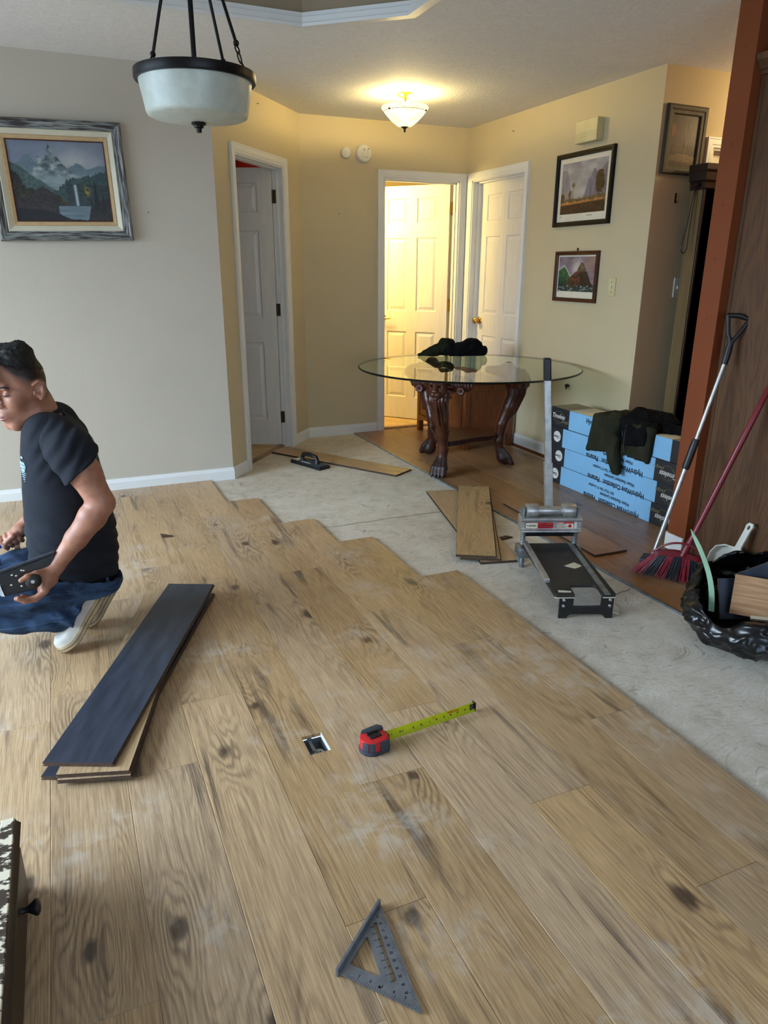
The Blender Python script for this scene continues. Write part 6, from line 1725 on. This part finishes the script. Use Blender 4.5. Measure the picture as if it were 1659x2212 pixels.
# neck and trunk (hidden inside the clothes below the collar)
skin += [('c', hp3(-.030, 0, -.06), .058, (-.088, 0, .83), .062, .03), ('c', (-.088, -.09, .795), .048, (-.088, .09, .795), .048, .04), ('c', (-.06, -.05, .70), .095, (-.06, .05, .70), .095, .04), ('c', (-.055, -.04, .55), .105, (-.055, .04, .55), .105, .04), ('c', (-.05, -.04, .40), .105, (-.05, .04, .40), .105, .04), ('c', (-.03, -.05, .28), .09, (-.03, .05, .28), .09, .04)]
# legs (inside the jeans)
for s in (-1, 1):
    skin += [('c', (-.01, s*.09, .265), .06, (-.40, s*.095, .225), .045, .02), ('c', (-.40, s*.095, .20), .04, (-.06, s*.09, .15), .035, .02)]
# near arm
EL, WR = (.055, -.240, .590), (-.112, -.222, .380)
skin += [('c', (-.03, -.145, .790), .042, (.012, -.215, .70), .053, .02), ('c', (.012, -.215, .70), .053, EL, .043, .02), ('c', EL, .042, (.020, -.238, .545), .045, .015), ('c', (.020, -.238, .545), .045, (-.04, -.232, .47), .037, .015), ('c', (-.04, -.225, .47), .036, WR, .026, .015)]
# near hand: palm to the right of the knob, thumb above it, four fingers curled below it
skin += [('c', WR, .025, (-.142, -.232, .345), .027, .012), ('c', (-.135, -.235, .365), .021, (-.160, -.245, .350), .019, .010), ('c', (-.138, -.228, .335), .024, (-.165, -.240, .312), .020, .010), ('c', (-.140, -.252, .350), .018, (-.160, -.262, .318), .016, .010)]
skin += [('c', (-.145, -.240, .368), .015, (-.178, -.268, .376), .012, .008), ('c', (-.178, -.268, .376), .012, (-.204, -.284, .377), .0105, .005), ('c', (-.204, -.284, .377), .0105, (-.224, -.288, .369), .0085, .004)]
for i, (dy, ln, dz) in enumerate(((-.268, .072, .0), (-.252, .078, -.008), (-.238, .076, -.013), (-.226, .064, -.014))):
    a = (-.158, dy, .310+dz*.5); b = (-.158-ln*.45, dy-.012, .293+dz); c = (-.158-ln*.85, dy-.022, .296+dz); d = (-.158-ln*1.15, dy-.028, .310+dz*.8)
    skin += [('c', a, .0115, b, .0105, .006), ('c', b, .0105, c, .0095, .003), ('c', c, .0095, d, .0080, .003)]
# far arm and fist round the blue handle
FE, FW_ = (.02, .235, .56), (-.205, .165, .425)
skin += [('c', (-.05, .15, .79), .042, FE, .042, .02), ('c', FE, .040, FW_, .027, .015), ('c', FW_, .026, (-.238, .150, .402), .027, .012), ('c', (-.232, .140, .405), .022, (-.262, .140, .392), .020, .010)]
hx = Vector((-0.149, 0, -0.066)).normalized()      # direction of the handle
hc0 = Vector((-.272, .140, .372))
perp = Vector((0, -1, 0)); per2 = hx.cross(perp).normalized()
for i in range(4):
    o = hc0+hx*(0.020*(i-1.6))
    pts = [o+(perp*math.cos(R(t_))+per2*math.sin(R(t_)))*(.0235) for t_ in (100, 45, -15, -75, -120)]
    for j in range(4): skin.append(('c', tuple(pts[j]), .0100-.0006*j, tuple(pts[j+1]), .0094-.0006*j, .003))
skin += [('c', (-.250, .135, .392), .013, (-.262, .114, .392), .0115, .006), ('c', (-.262, .114, .392), .0115, (-.288, .112, .372), .009, .004)]
body = sdf_obj('person', skin, 0.0031, 0.022, 'skin', None, sm=1)
body.location = PO
tag(body, 'man squatting on the oak floor in a navy t-shirt and blue jeans, facing left', 'person')

# eyes, brows
g = MB()
for s in (1, -1): g.sphere(hp3(.0745, s*.033, -.001), .0118, 16)
g.done('eyeball', 'ink_white', body, smooth=True)
g = MB()
for s in (1, -1): g.tube([hp3(.0845, s*.018, -.0050), hp3(.0905, s*.028, -.0052), hp3(.0890, s*.038, -.0050), hp3(.0805, s*.050, -.0035)], [.0012, .0020, .0022, .0010], 6)
g.done('eyelashes', 'hair', body)
for s in (1, -1):
    g = MB(); g.tube([hp3(.0955, s*.014, .0215), hp3(.0955, s*.028, .0255), hp3(.0865, s*.045, .0245), hp3(.0775, s*.054, .019)], [.003, .0042, .0040, .0016], 8); g.done('eyebrow', 'hair', body, smooth=True)
bvb = BVHTree.FromPolygons([v.co[:] for v in body.data.vertices], [p.vertices[:] for p in body.data.polygons])
def face(b, c, lift):
    h = bvb.ray_cast(Vector(hp3(.2, b, c)), -HF); return h[0]+HF*lift if h[0] is not None else None
g = MB()
for dz, r_ in ((.0048, .0044), (-.0062, .0054)):
    q = [face(y, -.0785+dz*(1-(abs(y)/.027)**2*.7), -.0012) for y in (-.025, -.017, -.008, 0, .008, .017, .025)]
    if all(v is not None for v in q): g.tube(q, [.0008, r_*.65, r_*.95, r_*.9, r_*.95, r_*.65, .0008], 8)
MT['lip'] = mat('lips', (138, 82, 72), 0.5, var=0.06)
g.done('lips', 'lip', body, smooth=True)
# hair: long on top, cut short and faded at the sides
hairp = [he(.003, 0, .033, (.0845, .0775, .0925), .02), he(.018, 0, .094, (.074, .064, .050), .02), he(.062, .010, .096, (.030, .044, .028), .015), he(.0, 0, .118, (.062, .054, .034), .02)]
hcut = [(hp3(.0, 0, .060), tuple(-(HU*1.0-HF*0.30))), ]
co_, q_ = sdf_mesh(hairp, 0.0035, 0.02, hcut)
dv = co_-np.array(HC); jag = dv@np.array(HU)-(.060+.30*(dv@np.array(HF)))-.022*vn3(co_*np.array((150, 150, 50)))
q_ = q_[~(jag < -.002)[q_].any(1)]
hair = mesh_np('hair', co_, q_, 'hair', body); smooth_np(hair, 1)
def hairfn(co, nr):
    up = np.clip(((co-np.array(HC))@np.array(HU)-.075)/.04, 0, 1)
    return (0.006*(1-np.abs(vn3(co*np.array((60, 120, 120)))-0.5)*2-0.5)+0.004*(vn3(co*np.array((110, 230, 230)))-0.5)+0.012*(vn3(co*30+4)-0.45))*(0.15+0.85*up)
displace(hair, hairfn)

hair['label'] = 'short black hair'
# clipped sides: stubble grows denser towards the crown and the back
co = coords_np(body.data).astype(float); dv = co-np.array(HC)
ca, cb_, cc_ = dv@np.array(HF), dv@np.array(HL), dv@np.array(HU)
ear_arc = np.hypot(ca+.010, (cc_+.004)*0.9)
m1 = np.clip((cc_-(-.012+.60*np.clip(ca+.01, 0, 1)))/.040, 0, 1)*np.clip((.070-ca+.25*(cc_-.06))/.02, 0, 1)
m2 = np.clip((-.012-ca)/.02, 0, 1)*np.clip((cc_+.055)/.045, 0, 1)
st_ = np.clip(np.maximum(m1, m2), 0, 1)*np.clip((ear_arc-.026)/.012, 0, 1)*(cc_ > -.075)*(np.abs(cb_) < .0835)
a_ = body.data.attributes.new('stubble', 'FLOAT', 'POINT'); a_.data.foreach_set('value', st_.astype(np.float32))

# shirt
sh = [('c', (-.090, -.095, .812), .074, (-.090, .095, .812), .074), ('c', (-.062, -.055, .72), .122, (-.062, .055, .72), .122), ('c', (-.058, -.036, .60), .140, (-.058, .036, .60), .140), ('c', (-.056, -.030, .49), .150, (-.056, .030, .49), .150), ('c', (-.055, -.030, .39), .151, (-.055, .030, .39), .151), ('c', (-.055, -.034, .30), .146, (-.055, .034, .30), .146),
      ('-c', (-.092, 0, .855), .064, (-.125, 0, .97), .075, .008)]
co_, q_ = sdf_mesh(sh, 0.0055, 0.045)
hem = co_[:,2]-(0.272-np.where(co_[:,0] < -.05, 0.34, 0.06)*(co_[:,0]+0.05)+0.006*np.sin(co_[:,1]*30))
q_ = q_[~(hem < 0)[q_].any(1)]
shirt = mesh_np('t_shirt', co_, q_, 'shirt', body); smooth_np(shirt, 2)
slv = [('c', (-.070, -.095, .812), .072, (-.020, -.180, .762), .076, .03), ('c', (-.020, -.180, .762), .076, (.030, -.222, .655), .077, .02)]
sleeve = sdf_obj('sleeve', slv, 0.005, 0.03, 'shirt', shirt, cuts=[((.0, -.2, .698), (.68, -.10, -.73))], sm=1)
slf = [('c', (-.060, .115, .808), .080, (-.03, .19, .74), .076, .03), ('c', (-.03, .19, .74), .076, (-.01, .225, .64), .070, .02)]
sleeve2 = sdf_obj('sleeve', slf, 0.006, 0.03, 'shirt', shirt, cuts=[((-.01, .225, .66), (.3, .2, -.9))], sm=1)
def folds(co, nr):
    x, y, z = co.T
    w = fbm3(co*5+3, 3)-0.5
    d1 = np.sin((z*1.0+x*0.65)*125+w*11)*np.clip((0.66-z)/0.25, 0, 1)          # folds dragged across the belly
    arm = np.clip((-y-0.12)/0.06, 0, 1)*np.clip((z-0.63)/0.06, 0, 1)
    d2 = np.sin((x*0.75-z*0.66)*150+w*9)*arm                                   # rings round the sleeve
    d3 = np.clip((0.36-z)/0.08, 0, 1)*np.sin(z*120+w*12)
    return 0.0068*d1*np.clip(w*2.5+.65, 0.1, 1)+0.0026*d2*(0.3+1.4*np.clip(w+.45, 0, 1))+0.0040*d3+0.012*w
displace(shirt, folds); smooth_np(shirt, 1); displace(sleeve, folds)
sol = shirt.modifiers.new('thickness', 'SOLIDIFY'); sol.thickness = 0.004; sol.offset = -1
g = MB(); cc = Vector((-.098, 0, .866)); 
g.tube([cc+Vector((.068*math.cos(2*PI*k/36), .066*math.sin(2*PI*k/36), .024*math.cos(2*PI*k/36)-.008)) for k in range(36)], 0.0085, 8, flat=1.0, closed=True); g.done('collar', 'shirt', body, smooth=True)
dgm = shirt.data
bvh = BVHTree.FromPolygons([v.co[:] for v in dgm.vertices], [p.vertices[:] for p in dgm.polygons])
def onto(p, d, lift=0.002):
    h = bvh.ray_cast(Vector(p)-Vector(d)*0.4, Vector(d))
    return (h[0]-Vector(d)*lift) if h[0] is not None else None
g = MB()
def squig(pts, d, r=0.0013):
    q = [onto(p, d) for p in pts]; q = [v for v in q if v is not None]
    if len(q) > 2: g.tube(q, r, 5)
fd = Vector((0.80, 0.60, 0)).normalized(); sd_ = Vector((0.60, -0.80, 0)); lc = Vector((-.175, -.095, .705))
rnd = random.Random(5)
for row, (w_, z_) in enumerate(((.016, .034), (.040, .014), (.042, .002), (.028, -.010))):
    n_ = 26; squig([lc+sd_*(-w_/2+w_*k/n_)+Vector((0, 0, z_+0.006*math.sin(k*1.35+row*2)*(1 if row else .6))) for k in range(n_+1)], fd)
for row in range(5):
    for c_ in range(5-row):
        p = onto(lc+sd_*(0.007*(c_-(4-row)/2))+Vector((0, 0, -.020-.0075*row)), fd, 0.001)
        if p is not None: g.sphere(p, .0024, 6)
MT['logo'] = mat('shirt_print_pale', (176, 206, 216), 0.8)
g.done('chest_print', 'logo', shirt)
g = MB(); bd_ = Vector((-0.75, 0.60, 0)).normalized(); bs = Vector((0.62, 0.78, 0))
for row in range(10):
    w_ = .16*math.sin(PI*(row+1.2)/12); n_ = 22; ph = rnd.random()*6
    squig([Vector((.06, -.06, .775-.017*row))+bs*(-w_/2+w_*k/n_+.01)+Vector((0, 0, 0.008*math.sin(k*1.3+ph)+.004*rnd.random())) for k in range(n_+1)], bd_, .0016)
MT['backprint'] = mat('shirt_print_grey', (104, 116, 100), 0.8, var=0.4, scale=30)
g.done('back_print', 'backprint', shirt)

# jeans
jn = [('c', (-.056, -.050, .285), .122, (-.056, .050, .285), .122), ('c', (-.020, -.07, .240), .096, (-.020, .07, .240), .096), ('c', (.0, -.10, .262), .098, (-.22, -.108, .252), .086, .03), ('c', (-.22, -.108, .252), .086, (-.47, -.100, .232), .070, .02), ('c', (-.47, -.100, .215), .066, (-.28, -.112, .165), .062, .01), ('c', (-.28, -.112, .165), .064, (-.085, -.118, .150), .066, .015), ('c', (-.085, -.118, .150), .066, (-.035, -.120, .150), .062, .015),
      ('c', (.0, .10, .262), .096, (-.24, .09, .255), .084, .03), ('c', (-.24, .09, .255), .084, (-.44, .085, .250), .070, .02), ('c', (-.44, .085, .225), .066, (-.04, .055, .120), .062, .01)]
co_, q_ = sdf_mesh(jn, 0.0055, 0.03)
kill = ((co_-np.array((-.070, -.12, .150)))@np.array((.86, 0, -.5)) > 0.0)&(co_[:,1] < -.03)&(co_[:,2] < .215)&(co_[:,0] > -.14)
waist = co_[:,2]-(np.where(co_[:,0] < -.13, .345, .296)-.16*(co_[:,0]+.054)) > 0
q_ = q_[~(kill|waist)[q_].any(1)]
jeans = mesh_np('jeans', co_, q_, 'jeans', body); smooth_np(jeans, 2)
def jfold(co, nr):
    x, y, z = co.T; w = fbm3(co*7+11, 3)-0.5
    hemf = np.clip((x+.20)/.12, 0, 1)*np.clip((.21-z)/.06, 0, 1)
    knee = np.clip((-x-.15)/.2, 0, 1)
    return 0.013*hemf*np.sin((x*0.9+z*0.8)*75+w*9)+0.0075*np.sin((x*.6+z)*85+w*12)*(0.30+0.6*knee)*np.clip(w*2+.6, 0, 1)+0.014*w*hemf+0.010*w
displace(jeans, jfold); smooth_np(jeans, 1)
sol = jeans.modifiers.new('thickness', 'SOLIDIFY'); sol.thickness = 0.004; sol.offset = -1
# bleached knee of the far leg, hip pocket, belt and loop
g = MB()
bv2 = BVHTree.FromPolygons([v.co[:] for v in jeans.data.vertices], [p.vertices[:] for p in jeans.data.polygons])
def ontoj(p, d, lift=0.0015):
    h = bv2.ray_cast(Vector(p)-Vector(d)*0.3, Vector(d)); return (h[0]-Vector(d)*lift) if h[0] is not None else None
vs, fs = [], []; nx_, ny_ = 14, 8; ok = True; dn = Vector((0.1, 0.75, -0.66)).normalized()
for j in range(ny_):
    for i in range(nx_):
        p = ontoj(Vector((-.31-.14*i/(nx_-1), .075, .272+.05*j/(ny_-1))), dn); vs.append(p if p is not None else Vector((-.3, .05, .3)))
for j in range(ny_-1):
    for i in range(nx_-1): fs.append((j*nx_+i, j*nx_+i+1, (j+1)*nx_+i+1, (j+1)*nx_+i))
g._add(vs, fs); kp = g.done('knee_patch', 'jeans_light', jeans, smooth=True); kp['label'] = 'bleached knee patch'
g = MB()
def stitch(pts, d):
    q = [ontoj(p, d) for p in pts]; q = [v for v in q if v is not None]
    if len(q) > 2: g.tube(q, .0007, 5)
stitch([Vector((-.095+.014*k, -.25, .268-.006*k)) for k in range(11)], Vector((0, 1, 0)))
stitch([Vector((-.093+.014*k, -.25, .259-.006*k)) for k in range(11)], Vector((0, 1, 0)))
stitch([Vector((-.42+.03*k, -.25, .150)) for k in range(11)], Vector((0, 1, 0)))
g.done('seam_stitching', 'jeans_light', jeans)
def waistp(a, r=0.0):
    c, s = math.cos(a), math.sin(a)
    x, y = c*(.134+r), s*(.176+r)
    return Vector((-.054+x, y, .284-.16*x))
g = MB(); rg = []
for k in range(48):
    a = 2*PI*k/48; rg.append([waistp(a, .004)+Vector((0, 0, -.020)), waistp(a, .010)+Vector((0, 0, -.018)), waistp(a, .008)+Vector((0, 0, .012)), waistp(a, .002)+Vector((0, 0, .012))])
rg.append(rg[0]); g.loft(rg, caps=False); g.done('belt', 'belt', body, smooth=True, angle=50)
for a in (-48, 20):
    aa = R(a); p = waistp(aa, .012); tx = (waistp(aa+.05, .012)-p).normalized()
    g = MB(); g.box((-.006, -.034, -.002), (.006, .020, .002), frame_from(p, tx, (0, 0, 1))); g.done('belt_loop', 'jeans_light', jeans, bevel=0.001)

# shoes: sole spine from heel to toe
def shoe(nm_lab, heel, ball, toe, ylat, near):
    heel, ball, toe = Vector(heel), Vector(ball), Vector(toe)
    n_ = 16; sp = []
    for k in range(n_+1):
        f = k/n_
        p = heel.lerp(ball, f/0.68) if f < 0.68 else ball.lerp(toe, (f-0.68)/0.32)
        sp.append(p)
    for _ in range(3):
        sp = [sp[0]]+[(sp[i-1]+sp[i]*2+sp[i+1])/4 for i in range(1, n_)]+[sp[-1]]
    Y = Vector((0, 1, 0))
    def fr(i):
        t_ = (sp[min(i+1, n_)]-sp[max(i-1, 0)]).normalized(); u_ = Y.cross(t_).normalized()
        if u_.x > 0 and abs(u_.x) > abs(u_.z): u_ = -u_
        if u_.z < -0.2 : u_ = -u_
        return t_, u_
    W_ = lambda f: 0.036+0.012*math.exp(-((f-.70)/.22)**2)-0.004*math.exp(-((f-.42)/.15)**2)-(0.022*max(0, (f-.86)/.14)**2)-(0.010*max(0, (.10-f)/.10)**2)
    su, so = [], []
    for i in range(n_+1):
        f = i/n_; t_, u_ = fr(i); w_ = W_(f)
        so.append([tuple(sp[i]+Y*(w_+.004)*math.cos(a)*1.0+u_*(0.013+0.013*math.sin(a))) if False else tuple(sp[i]+Y*(x*(w_+.005))+u_*z) for x, z in ((-1, 0.003), (-.9, 0.0), (.9, 0.0), (1, 0.003), (1.02, .020), (.98, .026), (-.98, .026), (-1.02, .020)) for a in (0,)])
        hgt = 0.052+0.045*max(0, 1-f/.45)**0.7 if f < .45 else 0.052-0.016*((f-.45)/.55)**1.5
        if f > .93: hgt *= 1-0.45*((f-.93)/.07)
        if f < .06: hgt *= 0.9
        ring = []
        for k in range(15):
            a = PI*k/14; ww = w_*(1-0.28*max(0, math.sin(a))**3 if f < .5 else 1)
            ring.append(tuple(sp[i]+Y*(ww*math.cos(a)*(1.0 if f > .5 else 1.0))+u_*(.022+hgt*max(0, math.sin(a))**0.75)))
        su.append(ring)
    return su, so, sp, fr, W_
for nm, heel, ball, toe, near in (('shoe', (.040, -.118, .218), (-.082, -.124, .040), (-.148, -.128, .006), True), ('shoe', (.104, .055, .190), (.0, .052, .032), (-.062, .050, .004), False)):
    su, so, sp, fr, W_ = shoe(nm, heel, ball, toe, 0, near)
    root = MB(); root.loft(so); so_o = root.done('shoe', 'sole', body, smooth=True, angle=35)
    so_o['label'] = 'white shoe with a tan tread sole'
    g = MB(); g.loft(su); up = g.done('upper', 'shoe', so_o, smooth=True)
    g = MB()
    for i in range(len(sp)-1):
        pass
    for side in (-1, 1):
        q = []
        for i in range(1, len(sp)):
            t_, u_ = fr(i); q.append(sp[i]+Vector((0, side*(W_(i/16)+.0058), 0))+u_*.0150)
        g.tube(q, .0011, 5)
    g.done('sole_groove', 'ink', so_o)
    g = MB()
    for i in range(0, 33):
        f = i/33*16; k = min(int(f), 15); p = sp[k].lerp(sp[k+1], f-k); t_, u_ = fr(k)
        for side in (-1, 1): g.sphere(p+Vector((0, side*(W_(f/16)+.003), 0))+u_*.001, .0027, 6)
    tr = g.done('tread_lugs', 'lug', so_o); tr['kind'] = 'stuff'
    g = MB()
    for i in (7, 8, 9, 10, 11):
        t_, u_ = fr(i); f = i/16; hgt = 0.052-0.016*max(0, (f-.45)/.55)**1.5
        g.tube([sp[i]+u_*(.022+hgt*.80)+Vector((0, -.020, 0)), sp[i]+u_*(.026+hgt)+Vector((0, 0, 0)), sp[i]+u_*(.022+hgt*.80)+Vector((0, .020, 0))], .0038, 6)
    g.done('laces', 'belt', so_o, smooth=True)

# black flooring tool with a knob in the near hand, blue hammer handle in the far one
def WP(x, y, z): return Vector((x, y, z))+PO
t = thing('pull_block', 'black flat flooring tool with a round knob, held in the near hand', 'tool', tuple(WP(-.21, -.245, .36)))
B4 = [(-.300, -.235, .380), (-.112, -.235, .428), (-.150, -.250, .318), (-.282, -.252, .306)]
A_ = [Vector(v) for v in B4]; c_ = Vector((-.21, -.245, .36)); nrm_ = (A_[1]-A_[0]).cross(A_[3]-A_[0]).normalized()
if nrm_.y > 0: nrm_ = -nrm_
g = MB(); g.loft([[tuple(v-c_) for v in A_], [tuple(v-c_-nrm_*0.012) for v in A_]]); g.done('plate', 'black', t, bevel=0.003)
g = MB(); e0, e1 = A_[0]-c_, A_[1]-c_; upv = Vector((-.2, 0, .98)); g.loft([[tuple(e0+nrm_*0.002), tuple(e1+nrm_*0.002), tuple(e1+upv*.010+nrm_*0.002), tuple(e0+upv*.010+nrm_*0.002)], [tuple(e0-nrm_*.016), tuple(e1-nrm_*.016), tuple(e1+upv*.010-nrm_*.016), tuple(e0+upv*.010-nrm_*.016)]]); g.done('rubber_edge', 'rubber', t, bevel=0.002)
kc = Vector((-.186, -.250, .352))-c_
Mk = Matrix.Translation(kc) @ nrm_.to_track_quat('Z', 'Y').to_matrix().to_4x4()
g = MB(); g.lathe([(.010, -.004), (.010, .014), (.022, .020), (.026, .030), (.024, .042), (.014, .049), (0, .050)], 28, Mk); kb = g.done('knob', 'black', t, smooth=True)
g = MB(); g.lathe([(.0065, .0495), (.0055, .0515), (0, .0518)], 16, Mk); g.done('knob_screw', 'steel', kb, smooth=True)
g = MB()
for a, b in ((.15, .22), (.22, .30), (.32, .16), (.36, .2), (.10, .6), (.30, .75)):
    p = A_[0].lerp(A_[1], a+.1).lerp(A_[3].lerp(A_[2], a+.1), b)-c_+nrm_*0.0015; g.sphere(p, (.004, .002, .003), 6)
g.done('dried_glue', 'mat_paper', t)
g = MB(); p, q = A_[3]-c_, A_[0]-c_; g.loft([[tuple(p+nrm_*.004), tuple(p+nrm_*.004+Vector((-.012, 0, .004))), tuple(p-nrm_*.016+Vector((-.012, 0, .004))), tuple(p-nrm_*.016)], [tuple(p.lerp(q, .5)+nrm_*.004), tuple(p.lerp(q, .5)+nrm_*.004+Vector((-.012, 0, .004))), tuple(p.lerp(q, .5)-nrm_*.016+Vector((-.012, 0, .004))), tuple(p.lerp(q, .5)-nrm_*.016)]]); g.done('end_lip', 'steel', t)
t = thing('hammer', 'blue handled hammer with a black grip in the far hand, cut by the left edge', 'hammer', tuple(WP(-.272, .140, .372)))
g = MB(); g.tube([hx*-.075, hx*-.068, hx*-.02, hx*.03, hx*.040], [.011, .0155, .0140, .0150, .0125], 16); g.done('grip', 'black', t, smooth=True)
g = MB(); g.tube([hx*.036, hx*.27], 0.0120, 16); g.done('shaft', 'blue_handle', t, smooth=True)
g = MB(); g.tube([hx*.27+Vector((0, -.05, 0)), hx*.27+Vector((0, .06, 0))], [0.022, 0.022], 20); g.done('hammer_head', 'black', t, smooth=True, bevel=0.003)
